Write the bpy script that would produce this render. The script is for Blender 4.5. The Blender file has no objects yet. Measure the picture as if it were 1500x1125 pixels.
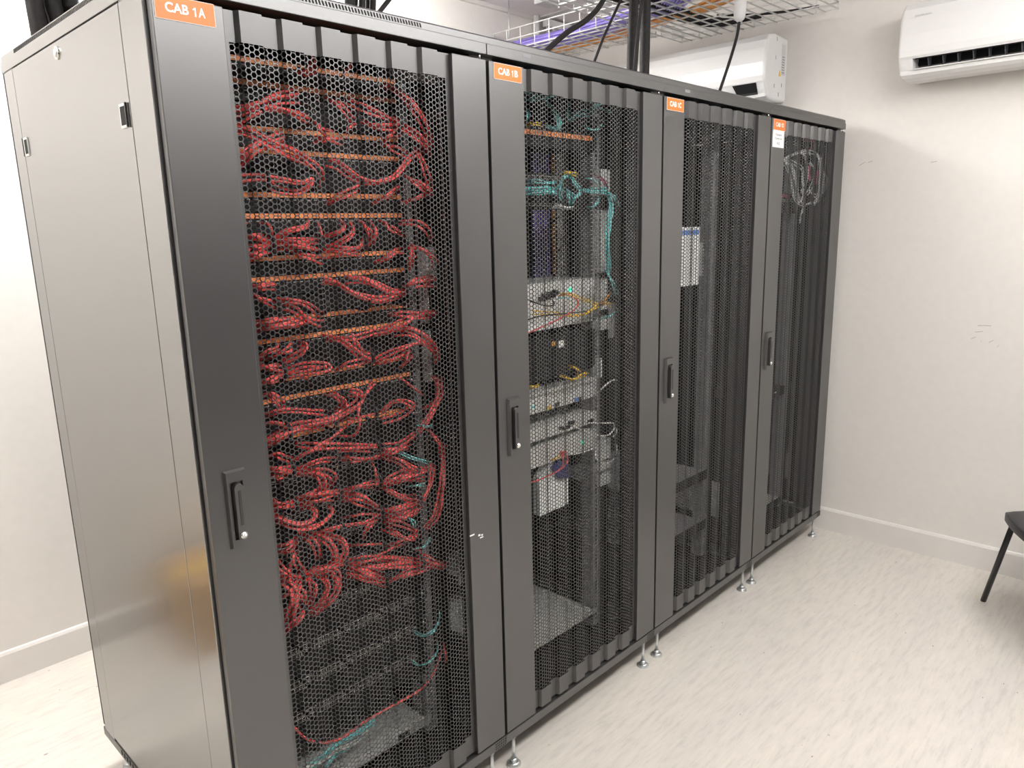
import bpy, bmesh, math, random
from mathutils import Vector, Matrix

random.seed(7)
S = bpy.context.scene
COL = S.collection

# ------------------------------------------------------------------ camera
F_PX = 1081.376
CAM = Vector((-0.55506, -1.36810, 1.60212))
YAW, PITCH, ROLL = 0.802402, -0.207481, -0.0241316
_f = Vector((math.sin(YAW) * math.cos(PITCH), math.cos(YAW) * math.cos(PITCH), math.sin(PITCH)))
_r = _f.cross(Vector((0, 0, 1))).normalized()
_u = _r.cross(_f)
RT = _r * math.cos(ROLL) + _u * math.sin(ROLL)
UP = -_r * math.sin(ROLL) + _u * math.cos(ROLL)
cam_data = bpy.data.cameras.new('camera')
cam = bpy.data.objects.new('camera', cam_data)
COL.objects.link(cam)
cam_data.sensor_fit = 'HORIZONTAL'
cam_data.sensor_width = 36.0
cam_data.lens = F_PX / 1500.0 * 36.0
cam_data.clip_start = 0.02
cam.matrix_world = Matrix(((RT.x, UP.x, -_f.x, CAM.x), (RT.y, UP.y, -_f.y, CAM.y), (RT.z, UP.z, -_f.z, CAM.z), (0, 0, 0, 1)))
S.camera = cam

# ------------------------------------------------------------------ world and exposure
W = bpy.data.worlds.new('world')
S.world = W
W.use_nodes = True
W.node_tree.nodes['Background'].inputs[0].default_value = (0.9, 0.93, 1.0, 1)
W.node_tree.nodes['Background'].inputs[1].default_value = 0.05
S.view_settings.view_transform = 'Standard'
S.view_settings.look = 'None'
S.view_settings.gamma = 1.0
S.view_settings.exposure = 0.42
LIGHT_STRENGTH = 19.5
# ceiling light panels: (x, y, size x, size y)
LIGHTS = [(1.85, -1.6, 1.4, 0.34), (0.45, -1.6, 1.4, 0.34), (-1.2, 0.7, 1.2, 0.33), (1.0, 1.2, 1.7, 0.36)]


# ------------------------------------------------------------------ helpers
def ray(px, py):
    return _f + RT * ((px - 750) / F_PX) - UP * ((py - 562.5) / F_PX)


def at_y(px, py, Y):
    d = ray(px, py)
    return CAM + d * ((Y - CAM.y) / d.y)


def at_x(px, py, X):
    d = ray(px, py)
    return CAM + d * ((X - CAM.x) / d.x)


def mat(name, color, rough=0.5, metal=0.0, spec=0.5, ior=1.5, emit=None, strength=0.0, alpha=None, coat=0.0):
    m = bpy.data.materials.new(name)
    m.use_nodes = True
    b = m.node_tree.nodes['Principled BSDF']
    b.inputs['Base Color'].default_value = (*color, 1)
    b.inputs['Roughness'].default_value = rough
    b.inputs['Metallic'].default_value = metal
    b.inputs['IOR'].default_value = ior
    b.inputs['Specular IOR Level'].default_value = spec
    b.inputs['Coat Weight'].default_value = coat
    if emit:
        b.inputs['Emission Color'].default_value = (*emit, 1)
        b.inputs['Emission Strength'].default_value = strength
    return m


def noisy(m, scale, amount, detail=4.0, stretch=(1, 1, 1), rough_amt=0.0, bump=0.0):
    """vary the base colour (and roughness) of a material with object-space noise"""
    nt = m.node_tree
    b = nt.nodes['Principled BSDF']
    tc = nt.nodes.new('ShaderNodeTexCoord')
    mp = nt.nodes.new('ShaderNodeMapping')
    mp.inputs['Scale'].default_value = stretch
    nz = nt.nodes.new('ShaderNodeTexNoise')
    nz.inputs['Scale'].default_value = scale
    nz.inputs['Detail'].default_value = detail
    nt.links.new(tc.outputs['Object'], mp.inputs[0])
    nt.links.new(mp.outputs[0], nz.inputs['Vector'])
    c = b.inputs['Base Color'].default_value[:3]
    cr = nt.nodes.new('ShaderNodeValToRGB')
    cr.color_ramp.elements[0].position = 0.3
    cr.color_ramp.elements[1].position = 0.7
    cr.color_ramp.elements[0].color = (*[max(0, v * (1 - amount)) for v in c], 1)
    cr.color_ramp.elements[1].color = (*[min(1, v * (1 + amount)) for v in c], 1)
    nt.links.new(nz.outputs['Fac'], cr.inputs[0])
    nt.links.new(cr.outputs[0], b.inputs['Base Color'])
    if rough_amt:
        mr = nt.nodes.new('ShaderNodeMapRange')
        r = b.inputs['Roughness'].default_value
        mr.inputs['To Min'].default_value = max(0, r - rough_amt)
        mr.inputs['To Max'].default_value = r + rough_amt
        nt.links.new(nz.outputs['Fac'], mr.inputs[0])
        nt.links.new(mr.outputs[0], b.inputs['Roughness'])
    if bump:
        bp = nt.nodes.new('ShaderNodeBump')
        bp.inputs['Strength'].default_value = bump
        bp.inputs['Distance'].default_value = 0.002
        nt.links.new(nz.outputs['Fac'], bp.inputs['Height'])
        nt.links.new(bp.outputs[0], b.inputs['Normal'])
    return m


M = {}
M['wall'] = noisy(mat('wall_paint', (0.80, 0.772, 0.732), 0.6), 30, 0.015, bump=0.05)
M['ceiling'] = noisy(mat('ceiling_paint', (0.84, 0.81, 0.83), 0.7), 20, 0.01)
M['skirting'] = noisy(mat('skirting_gloss', (0.78, 0.755, 0.72), 0.35), 8, 0.02)
M['black'] = noisy(mat('black_powder_coat', (0.026, 0.025, 0.0252), 0.36, ior=2.15), 3, 0.03, rough_amt=0.04)
M['side'] = noisy(mat('black_paint_grazing_sheen', (0.075, 0.072, 0.07), 0.17, ior=3.8), 3, 0.02, rough_amt=0.02)  # same black paint, base lightened and IOR raised to imitate grazing wall sheen
M['mesh'] = mat('black_perforated_steel', (0.034, 0.033, 0.033), 0.38, ior=1.95)
M['inner'] = mat('black_inner_steel', (0.012, 0.012, 0.013), 0.55, spec=0.3)
M['rail'] = noisy(mat('grey_zinc_rail', (0.32, 0.32, 0.325), 0.4, metal=0.2), 40, 0.1)
M['plastic'] = mat('black_plastic', (0.018, 0.018, 0.019), 0.35)
M['lever'] = mat('charcoal_lever', (0.045, 0.043, 0.042), 0.3)
M['deep'] = mat('dark_recess', (0.006, 0.006, 0.007), 0.8)
M['chrome'] = mat('chrome', (0.82, 0.80, 0.76), 0.15, metal=1.0)
M['zinc'] = noisy(mat('zinc_plated_steel', (0.72, 0.75, 0.76), 0.28, metal=0.85), 60, 0.1)
M['orange'] = mat('orange_label', (1.0, 0.20, 0.03), 0.4)
M['white_txt'] = mat('white_lettering', (0.95, 0.95, 0.93), 0.5)
M['white_label'] = mat('white_label', (0.9, 0.9, 0.88), 0.5)
M['grey_txt'] = mat('grey_lettering', (0.25, 0.25, 0.27), 0.5)
M['pale_txt'] = mat('pale_grey_lettering', (0.45, 0.45, 0.46), 0.5)
M['strip'] = noisy(mat('orange_label_strip', (1.0, 0.34, 0.13), 0.4), 90, 0.10)
M['red_cable'] = noisy(mat('red_cable_jacket', (0.88, 0.13, 0.115), 0.4), 25, 0.2)
M['teal_cable'] = noisy(mat('aqua_fibre_jacket', (0.25, 0.74, 0.74), 0.35), 25, 0.2)
M['yellow_cable'] = noisy(mat('yellow_fibre_jacket', (0.85, 0.55, 0.05), 0.4), 25, 0.15)
M['purple_cable'] = noisy(mat('purple_cable_jacket', (0.33, 0.26, 0.74), 0.4), 25, 0.2)
M['orange_cable'] = noisy(mat('orange_cable_jacket', (0.95, 0.40, 0.09), 0.4), 25, 0.2)
M['white_cable'] = noisy(mat('white_cable_jacket', (0.78, 0.78, 0.75), 0.4), 25, 0.1)
M['grey_cable'] = noisy(mat('pale_grey_cable_jacket', (0.62, 0.62, 0.62), 0.35), 25, 0.1)
M['pink_cable'] = noisy(mat('pink_cable_jacket', (0.62, 0.10, 0.22), 0.4), 25, 0.15)
M['black_cable'] = noisy(mat('black_cable_jacket', (0.018, 0.016, 0.016), 0.6, spec=0.25), 60, 0.3)
M['silver'] = noisy(mat('silver_painted_steel', (0.66, 0.66, 0.63), 0.38, metal=0.25), 30, 0.06)
M['port'] = mat('metal_port_shield', (0.75, 0.73, 0.68), 0.3, metal=0.6)
M['ac'] = mat('white_gloss_plastic', (0.88, 0.88, 0.875), 0.22)
M['ac_grey'] = mat('pale_grey_plastic', (0.66, 0.66, 0.66), 0.4)
M['vane'] = mat('dark_grey_vane', (0.16, 0.16, 0.18), 0.5)
M['wire'] = mat('white_coated_wire', (0.80, 0.80, 0.78), 0.35)
M['paper'] = mat('white_paper', (0.85, 0.86, 0.84), 0.7)
M['blue'] = mat('blue_print', (0.12, 0.25, 0.6), 0.6)
M['darkblue'] = mat('dark_blue_plastic', (0.03, 0.035, 0.16), 0.4)
M['green'] = mat('green_indicator', (0.0, 0.5, 0.3), 0.4, emit=(0.05, 0.9, 0.5), strength=1.2)
M['yellow'] = mat('yellow_sign', (0.85, 0.55, 0.08), 0.5)
M['card'] = noisy(mat('brown_cardboard', (0.50, 0.30, 0.12), 0.8), 20, 0.1)
M['chair'] = mat('black_seat_plastic', (0.03, 0.03, 0.034), 0.4)
M['diffuser'] = mat('light_diffuser', (0.9, 0.9, 0.9), 0.5, emit=(1.0, 0.98, 0.955), strength=LIGHT_STRENGTH)
M['door'] = mat('charcoal_added_door', (0.05, 0.05, 0.055), 0.5)  # only for the two added room doors that darken cabinet reflections
M['blind'] = mat('white_blind_slats', (0.85, 0.83, 0.86), 0.6)

# floor vinyl: beige ground with pale and grey flecks drawn out along the row of cabinets
fm = bpy.data.materials.new('mottled_vinyl_floor')
fm.use_nodes = True
nt = fm.node_tree
b = nt.nodes['Principled BSDF']
b.inputs['Roughness'].default_value = 0.32
tc = nt.nodes.new('ShaderNodeTexCoord')


def fl_noise(stretch, scale, detail, rough=0.6):
    mp = nt.nodes.new('ShaderNodeMapping')
    mp.inputs['Scale'].default_value = stretch
    nz = nt.nodes.new('ShaderNodeTexNoise')
    nz.inputs['Scale'].default_value = scale
    nz.inputs['Detail'].default_value = detail
    nz.inputs['Roughness'].default_value = rough
    nt.links.new(tc.outputs['Object'], mp.inputs[0])
    nt.links.new(mp.outputs[0], nz.inputs['Vector'])
    return nz


n1 = fl_noise((0.35, 1.6, 1), 3.0, 6)
n2 = fl_noise((2.2, 14, 1), 4.0, 5, 0.7)
n3 = fl_noise((1, 1.6, 1), 30.0, 2)
cr1 = nt.nodes.new('ShaderNodeValToRGB')
cr1.color_ramp.elements[0].position = 0.35
cr1.color_ramp.elements[0].color = (0.64, 0.605, 0.56, 1)
cr1.color_ramp.elements[1].position = 0.65
cr1.color_ramp.elements[1].color = (0.69, 0.65, 0.585, 1)
nt.links.new(n1.outputs['Fac'], cr1.inputs[0])
cr2 = nt.nodes.new('ShaderNodeValToRGB')
cr2.color_ramp.elements[0].position = 0.36
cr2.color_ramp.elements[0].color = (0.90, 0.90, 0.905, 1)
e = cr2.color_ramp.elements.new(0.48)
e.color = (1, 1, 1, 1)
cr2.color_ramp.elements[2].position = 0.68
cr2.color_ramp.elements[2].color = (1.08, 1.08, 1.075, 1)
nt.links.new(n2.outputs['Fac'], cr2.inputs[0])
mul = nt.nodes.new('ShaderNodeMix')
mul.data_type = 'RGBA'
mul.blend_type = 'MULTIPLY'
mul.inputs[0].default_value = 1.0
nt.links.new(cr1.outputs[0], mul.inputs[6])
nt.links.new(cr2.outputs[0], mul.inputs[7])
cr3 = nt.nodes.new('ShaderNodeValToRGB')
cr3.color_ramp.elements[0].position = 0.235
cr3.color_ramp.elements[0].color = (0.45, 0.42, 0.40, 1)
cr3.color_ramp.elements[1].position = 0.275
cr3.color_ramp.elements[1].color = (1, 1, 1, 1)
nt.links.new(n3.outputs['Fac'], cr3.inputs[0])
mul2 = nt.nodes.new('ShaderNodeMix')
mul2.data_type = 'RGBA'
mul2.blend_type = 'MULTIPLY'
mul2.inputs[0].default_value = 1.0
nt.links.new(mul.outputs[2], mul2.inputs[6])
nt.links.new(cr3.outputs[0], mul2.inputs[7])
nt.links.new(mul2.outputs[2], b.inputs['Base Color'])
M['floor'] = fm


def tag(o, label=None, cat=None, group=None, kind=None):
    if label: o['label'] = label
    if cat: o['category'] = cat
    if group: o['group'] = group
    if kind: o['kind'] = kind
    return o


def empty(name, loc=(0, 0, 0), label=None, cat=None, group=None):
    o = bpy.data.objects.new(name, None)
    o.empty_display_size = 0.1
    COL.objects.link(o)
    o.location = loc
    return tag(o, label, cat, group)


class MB:
    """collects shapes in WORLD space and links them as one mesh object"""

    def __init__(self):
        self.v, self.f, self.m = [], [], []
        self.mats = []
        self.smooth = []

    def mi(self, m):
        if m not in self.mats: self.mats.append(m)
        return self.mats.index(m)

    def add(self, verts, faces, m, smooth=False):
        k = len(self.v)
        i = self.mi(m)
        self.v += [tuple(v) for v in verts]
        for f in faces:
            self.f.append(tuple(k + a for a in f))
            self.m.append(i)
            self.smooth.append(smooth)

    def box(self, x0, x1, y0, y1, z0, z1, m):
        vs = [(x0, y0, z0), (x1, y0, z0), (x1, y1, z0), (x0, y1, z0), (x0, y0, z1), (x1, y0, z1), (x1, y1, z1), (x0, y1, z1)]
        self.add(vs, [(0, 3, 2, 1), (4, 5, 6, 7), (0, 1, 5, 4), (1, 2, 6, 5), (2, 3, 7, 6), (3, 0, 4, 7)], m)

    def tube(self, pts, r, m, n=6, caps=True):
        pts = [Vector(p) for p in pts]
        rs = r if isinstance(r, (list, tuple)) else [r] * len(pts)
        t0 = (pts[1] - pts[0]).normalized()
        a = t0.cross(Vector((0, 0, 1)))
        if a.length < 1e-3: a = t0.cross(Vector((1, 0, 0)))
        a.normalize()
        vs, fs = [], []
        for i, p in enumerate(pts):
            t = (pts[min(i + 1, len(pts) - 1)] - pts[max(i - 1, 0)])
            if t.length < 1e-9: t = t0.copy()
            t.normalize()
            a = (a - t * a.dot(t))
            if a.length < 1e-6: a = t.orthogonal()
            a.normalize()
            c = t.cross(a)
            for k in range(n):
                w = 2 * math.pi * k / n
                vs.append(p + (a * math.cos(w) + c * math.sin(w)) * rs[i])
        for i in range(len(pts) - 1):
            for k in range(n):
                k2 = (k + 1) % n
                fs.append((i * n + k, i * n + k2, (i + 1) * n + k2, (i + 1) * n + k))
        if caps:
            fs.append(tuple(range(n - 1, -1, -1)))
            fs.append(tuple((len(pts) - 1) * n + k for k in range(n)))
        self.add(vs, fs, m, smooth=True)

    def cyl(self, c, axis, r, h, m, n=20, r2=None):
        c = Vector(c)
        ax = Vector(axis).normalized()
        self.tube([c, c + ax * h], [r, r if r2 is None else r2], m, n)

    def prism(self, poly, axis, a0, a1, m, smooth=False):
        """poly: list of 2-D points; axis 'x': (y,z), 'y': (x,z), 'z': (x,y); extruded from a0 to a1"""
        def P(p, a):
            return {'x': (a, p[0], p[1]), 'y': (p[0], a, p[1]), 'z': (p[0], p[1], a)}[axis]
        n = len(poly)
        vs = [P(p, a0) for p in poly] + [P(p, a1) for p in poly]
        fs = [tuple(range(n)), tuple(range(2 * n - 1, n - 1, -1))]
        self.add(vs, fs, m)
        k = len(self.v) - 2 * n
        i = self.mi(m)
        for j in range(n):
            j2 = (j + 1) % n
            self.f.append((k + j2, k + j, k + n + j, k + n + j2))
            self.m.append(i)
            self.smooth.append(smooth)

    def text(self, s, size, m, place, width=None, bold=0.0):
        """place maps text-plane (u, v) to a world point"""
        cu = bpy.data.curves.new('txt', 'FONT')
        cu.body = s
        cu.size = size
        cu.align_x = 'CENTER'
        cu.align_y = 'CENTER'
        cu.offset = bold
        ob = bpy.data.objects.new('txt', cu)
        COL.objects.link(ob)
        dg = bpy.context.evaluated_depsgraph_get()
        me = bpy.data.meshes.new_from_object(ob.evaluated_get(dg))
        us = [v.co.x for v in me.vertices]
        sc = 1.0 if not width else width / (max(us) - min(us))
        vs = [place(v.co.x * sc, v.co.y) for v in me.vertices]
        fs = [tuple(p.vertices) for p in me.polygons]
        self.add(vs, fs, m)
        bpy.data.objects.remove(ob)
        bpy.data.curves.remove(cu)
        bpy.data.meshes.remove(me)

    def build(self, name, parent=None, bevel=0.0, origin=None, fix=True):
        me = bpy.data.meshes.new(name)
        off = Vector((0, 0, 0))
        if parent is not None:
            p = parent
            while p is not None:
                off += p.location
                p = p.parent
        elif origin == 'base':
            xs = [v[0] for v in self.v]; ys = [v[1] for v in self.v]; zs = [v[2] for v in self.v]
            off = Vector(((min(xs) + max(xs)) / 2, (min(ys) + max(ys)) / 2, min(zs)))
        me.from_pydata([Vector(v) - off for v in self.v], [], self.f)
        for m in self.mats: me.materials.append(m)
        me.polygons.foreach_set('material_index', self.m)
        me.polygons.foreach_set('use_smooth', self.smooth)
        if fix:
            bm = bmesh.new()
            bm.from_mesh(me)
            bmesh.ops.recalc_face_normals(bm, faces=bm.faces)
            bm.to_mesh(me)
            bm.free()
        me.update()
        o = bpy.data.objects.new(name, me)
        COL.objects.link(o)
        if parent is not None:
            o.parent = parent
        else:
            o.location = off
        if bevel:
            md = o.modifiers.new('bevel', 'BEVEL')
            md.width = bevel
            md.segments = 2
            md.limit_method = 'ANGLE'
            md.angle_limit = math.radians(40)
        return o


def spline(pts, step=5):
    """Catmull-Rom through the points"""
    P = [Vector(p) for p in pts]
    if len(P) == 2:
        return [P[0].lerp(P[1], i / step) for i in range(step + 1)]
    Q = [P[0] * 2 - P[1]] + P + [P[-1] * 2 - P[-2]]
    out = []
    for i in range(1, len(Q) - 2):
        a, b_, c, d = Q[i - 1], Q[i], Q[i + 1], Q[i + 2]
        for k in range(step):
            t = k / step
            out.append(0.5 * ((2 * b_) + (c - a) * t + (2 * a - 5 * b_ + 4 * c - d) * t * t + (3 * b_ - a - 3 * c + d) * t ** 3))
    out.append(P[-1])
    return out


def single(name, m, pts, r, label, cat, group=None, n=6, step=6):
    mb = MB()
    mb.tube(spline(pts, step), r, m, n)
    o = mb.build(name, origin='base', fix=False)
    tag(o, label, cat, group)
    return o


ORD = ['first', 'second', 'third', 'fourth', 'fifth', 'sixth', 'seventh', 'eighth', 'ninth', 'tenth', 'eleventh', 'twelfth', 'thirteenth', 'fourteenth', 'fifteenth']

# ------------------------------------------------------------------ room
XL, XR, YF, YB, ZC = -2.5, 3.241, -3.4, 1.72, 2.80
XB = 2.92                                    # where the plain back wall ends and the slatted blind begins


def struct(name, mb, bevel=0.0):
    o = mb.build(name, bevel=bevel)
    o['kind'] = 'structure'
    return o


mb = MB(); mb.box(XL, XR, YF, YB, -0.1, 0, M['floor']); struct('floor', mb)
mb = MB(); mb.box(XL - .1, XR + .1, YF - .1, YB + .1, ZC, ZC + .1, M['ceiling']); struct('ceiling', mb)
mb = MB(); mb.box(XL - .1, XR + .1, YB, YB + .1, -0.1, ZC, M['wall']); struct('wall_back', mb)
mb = MB(); mb.box(XL - .1, XR + .1, YF - .1, YF, -0.1, ZC, M['wall']); struct('wall_front', mb)
mb = MB(); mb.box(XL - .1, XL, YF, YB, -0.1, ZC, M['wall']); struct('wall_left', mb)
mb = MB()
mb.box(XR, XR + .1, YF, YB, -0.1, ZC, M['wall'])
struct('wall_right', mb)
BH = 0.118
skp = [(0, 0), (0.014, 0), (0.014, BH - .012), (0.009, BH - .002), (0.006, BH), (0, BH)]
mb = MB(); mb.prism([(YB - d, z) for d, z in skp], 'x', XL, XR, M['skirting']); struct('baseboard_back', mb)
mb = MB(); mb.prism([(XR - d, z) for d, z in skp], 'y', YF, YB - .014, M['skirting']); struct('baseboard_right', mb)
mb = MB(); mb.prism([(XL + d, z) for d, z in skp], 'y', -.69, YB - .014, M['skirting']); struct('baseboard_left', mb)
mb = MB(); mb.prism([(YF + d, z) for d, z in skp], 'x', 3.18, XR - .014, M['skirting']); struct('baseboard_front', mb)
# ceiling edging strips
mb = MB(); mb.box(XL, XB - .02, YB - .02, YB, ZC - .02, ZC, M['skirting']); struct('trim_1', mb)
mb = MB(); mb.box(XB - .006, XB + .006, YF, YB, ZC - .006, ZC, M['ac_grey']); struct('trim_2', mb)
# faint wall scuffs on the right wall
sc = mat('wall_scuff', (0.52, 0.49, 0.45), 0.7)
mb = MB()
for i, (px, py, l, a) in enumerate([(1436, 477, .02, .1), (1446, 477, .03, 0), (1434, 486, .03, .2), (1426, 495, .02, .5), (1452, 500, .02, .6), (1462, 507, .015, 1.0), (1475, 511, .02, 1.4), (1437, 500, .01, 1.2), (1263, 240, .03, .5), (1275, 237, .02, .3), (1368, 237, .025, .1)]):
    p = at_x(px, py, XR - .0008)
    ca, sa = math.cos(a) * l / 2, math.sin(a) * l / 2
    w = .0016
    mb.add([(p.x, p.y + ca, p.z - sa - w), (p.x, p.y - ca, p.z + sa - w), (p.x, p.y - ca, p.z + sa + w), (p.x, p.y + ca, p.z - sa + w)], [(0, 1, 2, 3)], sc)
so = mb.build('wall_scuff_marks', bpy.data.objects['wall_right'])

mb = MB(); mb.box(-2.38, 3.12, YF, YF + .045, 0, 2.25, M['door'])  # unseen dark door, added so the cabinet fronts reflect something dark
o = mb.build('added_dark_door_1'); o['kind'] = 'structure'
mb = MB()
for (a, c) in ((-2.44, -2.38), (3.12, 3.18)): mb.box(a, c, YF, YF + .06, 0, 2.31, M['skirting'])
mb.box(-2.44, 3.18, YF, YF + .06, 2.25, 2.31, M['skirting'])
mb.build('added_door_frame', o)
mb = MB()
for x in (-.9, -.7): mb.tube([(x, YF + .045, 1.05), (x, YF + .10, 1.05), (x + (.12 if x > -.8 else -.12), YF + .10, 1.05)], .011, M['chrome'], 8)
mb.build('added_door_handle', o)

mb = MB(); mb.box(XL, XL + .045, -3.2, -.75, 0, 2.25, M['door'])  # second unseen door, added to darken reflections in the left-facing ribs
o = mb.build('added_dark_door_2'); o['kind'] = 'structure'
mb = MB()
for (a, c) in ((-3.26, -3.2), (-.75, -.69)): mb.box(XL, XL + .06, a, c, 0, 2.31, M['skirting'])
mb.box(XL, XL + .06, -3.26, -.69, 2.25, 2.31, M['skirting'])
mb.build('added_door_frame', o)
mb = MB()
for y in (-2.08, -1.88): mb.tube([(XL + .045, y, 1.05), (XL + .10, y, 1.05), (XL + .10, y + (.12 if y > -2 else -.12), 1.05)], .011, M['chrome'], 8)
mb.build('added_door_handle', o)

# vertical blind beside the back-wall conduit
t = empty('vertical_blind', (3.08, YB - .03, 1.2), 'white slatted vertical blind filling the far corner behind the purple cables', 'blind')
mb = MB(); mb.box(XB + .03, XR - .02, YB - .06, YB - .02, ZC - .05, ZC - .012, M['blind']); mb.build('headrail', t)
for i in range(5):
    x = XB + .055 + i * .055
    mb = MB(); mb.prism([(x - .024, YB - .05), (x + .024, YB - .032), (x + .024, YB - .029), (x - .024, YB - .047)], 'z', 1.2, ZC - .05, M['blind']); mb.build('slat', t)
mb = MB(); mb.tube([(XB - .03, YB - .022, .12), (XB - .03, YB - .022, ZC)], .02, M['ac'], 12)
tag(mb.build('conduit', origin='base'), 'white round conduit running up the back wall corner to the ceiling', 'conduit')
mb = MB(); mb.box(2.62, 2.74, 1.36, 1.47, ZC - .035, ZC, M['ac_grey']); mb.cyl((2.74, 1.40, ZC - .05), (0, 0, 1), .008, .05, M['zinc'], 8)
tag(mb.build('ceiling_bracket', bevel=.004, origin='base'), 'small grey bracket fixed to the ceiling above the purple cables', 'bracket')

# ceiling lights
wheres = ['above the right part of the aisle', 'above the left part of the aisle', 'above the floor left of the cabinets', 'behind the cabinets']
for (x, y, sx, sy), w in zip(LIGHTS, wheres):
    t = empty('ceiling_light', (x, y, ZC - .15), 'white batten ceiling light ' + w, 'ceiling light', 'white batten ceiling lights')
    mb = MB()
    mb.box(x - sx / 2 - .02, x + sx / 2 + .02, y - sy / 2 - .02, y + sy / 2 + .02, ZC - .075, ZC - .06, M['ac'])
    mb.build('housing', t, bevel=.003)
    mb = MB(); mb.box(x - sx / 2, x + sx / 2, y - sy / 2, y + sy / 2, ZC - .15, ZC - .075, M['diffuser']); mb.build('diffuser', t)
    for k in (-.3, .3):
        hx_, hy_ = (x + k * sx, y) if sx >= sy else (x, y + k * sy)
        mb = MB(); mb.cyl((hx_, hy_, ZC - .06), (0, 0, 1), .01, .06, M['ac'], 10); mb.build('hanger', t)

# ------------------------------------------------------------------ server cabinets
XS = [0.0, 0.800, 1.5878, 2.3673, 3.1446]
DEP = 0.955
ZB, ZD0, ZD1, ZLIP, ZTOP = 0.105, 0.138, 2.006, 2.018, 2.064
LETTER = ['A', 'B', 'C', 'D']


def make_perforated_mesh():
    """corrugated perforated steel sheet of the doors, in local door coordinates (x from the cabinet's left side)"""
    x0, x1 = 0.133, 0.686
    dep = 0.011
    prof = [(x0, 0.004), (0.151, 0.004), (0.1525, dep), (0.153, dep)]
    per = 0.0865
    for k in range(7):
        a = 0.164 + k * per
        prof += [(a - .0065, dep), (a, 0.0), (a + .045, 0.0), (a + .0505, dep), (a + .0795, dep)]
    prof = [(x0, dep)] + [p for i, p in enumerate(prof[4:])]
    prof = [p for p in prof if p[0] < 0.676] + [(x1, dep)]
    # remove duplicate points
    pr = [prof[0]]
    for p in prof[1:]:
        if p[0] - pr[-1][0] > 1e-5: pr.append(p)
    prof = pr
    L = [0.0]
    for i in range(1, len(prof)): L.append(L[-1] + math.dist(prof[i], prof[i - 1]))

    def P(s):
        s = min(max(s, 0), L[-1])
        for i in range(1, len(L)):
            if s <= L[i] + 1e-12:
                t_ = (s - L[i - 1]) / (L[i] - L[i - 1])
                a, c = prof[i - 1], prof[i]
                return a[0] + (c[0] - a[0]) * t_, a[1] + (c[1] - a[1]) * t_
        return prof[-1]
    mb = MB()
    m = M['mesh']
    pitch = 0.0115
    cw = pitch * math.sqrt(3) / 2
    # perforated between s0 and s1, z0 and z1
    zlo, zhi = 0.2, 1.956
    ncol = int((L[-1] - 0.010 - 0.012) / cw)
    s0 = 0.010
    R_out = pitch / math.sqrt(3)
    r_in = 0.0055
    nrow = int((zhi - zlo) / pitch)
    vs, fs = [], []
    idx = {}

    def V(s, z, d):
        k = (round(s, 6), round(z, 6), d)
        if k not in idx:
            x, y = P(s)
            idx[k] = len(vs)
            vs.append((x, y + (0.0012 if d else 0), z))
        return idx[k]
    for c in range(ncol):
        s = s0 + (c + .67) * cw
        for r in range(nrow):
            z = zlo + (r + .5 + (0.5 if c % 2 else 0)) * pitch
            o = [V(s + R_out * math.cos(k * math.pi / 3), z + R_out * math.sin(k * math.pi / 3), 0) for k in range(6)]
            i = [V(s + r_in * math.cos(k * math.pi / 3), z + r_in * math.sin(k * math.pi / 3), 0) for k in range(6)]
            ib = [V(s + r_in * math.cos(k * math.pi / 3), z + r_in * math.sin(k * math.pi / 3), 1) for k in range(6)]
            for k in range(6):
                k2 = (k + 1) % 6
                fs.append((o[k], o[k2], i[k2], i[k]))
                fs.append((i[k], i[k2], ib[k2], ib[k]))
    mb.add(vs, fs, m)
    # plain sheet margins: bottom, top, left and right of the perforation
    ZS0, ZS1 = ZD0 + .004, ZD1
    zb, zt = zlo + .002, zlo + (nrow + .25) * pitch
    for i in range(len(prof) - 1):
        a, c = prof[i], prof[i + 1]
        for (za, zc) in ((ZS0, zb), (zt, ZS1)):
            mb.add([(a[0], a[1] + .0002, za), (c[0], c[1] + .0002, za), (c[0], c[1] + .0002, zc), (a[0], a[1] + .0002, zc),
                    (a[0], a[1] + .0014, za), (c[0], c[1] + .0014, za), (c[0], c[1] + .0014, zc), (a[0], a[1] + .0014, zc)],
                   [(0, 1, 2, 3), (7, 6, 5, 4), (0, 4, 5, 1), (3, 2, 6, 7)], m)
    for sa, sb in ((0, s0 + .2 * cw), (s0 + (ncol + .05) * cw, L[-1])):
        a, c = P(sa), P(sb)
        mb.add([(a[0], a[1] + .0002, zb), (c[0], c[1] + .0002, zb), (c[0], c[1] + .0002, zt), (a[0], a[1] + .0002, zt)], [(0, 1, 2, 3)], m)
    me = bpy.data.meshes.new('perforated_panel')
    me.from_pydata(mb.v, [], mb.f)
    me.materials.append(m)
    me.update()
    return me


PERF = make_perforated_mesh()


def rail_mesh(mb, xa, xb, y, z0, z1):
    """19-inch mounting rail: front flange with square holes and a side return"""
    u = 0.04445 / 3
    n = int((z1 - z0) / u)
    xm = (xa + xb) / 2
    h = 0.0047
    m = M['rail']
    for i in range(n):
        za, zc = z0 + i * u, z0 + (i + 1) * u
        zm = (za + zc) / 2
        o = [(xa, y, za), (xb, y, za), (xb, y, zc), (xa, y, zc)]
        q = [(xm - h, y, zm - h), (xm + h, y, zm - h), (xm + h, y, zm + h), (xm - h, y, zm + h)]
        qb = [(p[0], y + .002, p[2]) for p in q]
        mb.add(o + q + qb, [(0, 1, 5, 4), (1, 2, 6, 5), (2, 3, 7, 6), (3, 0, 4, 7), (4, 5, 9, 8), (5, 6, 10, 9), (6, 7, 11, 10), (7, 4, 8, 11)], m)
    mb.box(xa - .0005, xa + .0015, y, y + .05, z0, z1, m)
    mb.box(xb - .0015, xb + .0005, y, y + .03, z0, z1, m)


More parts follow.
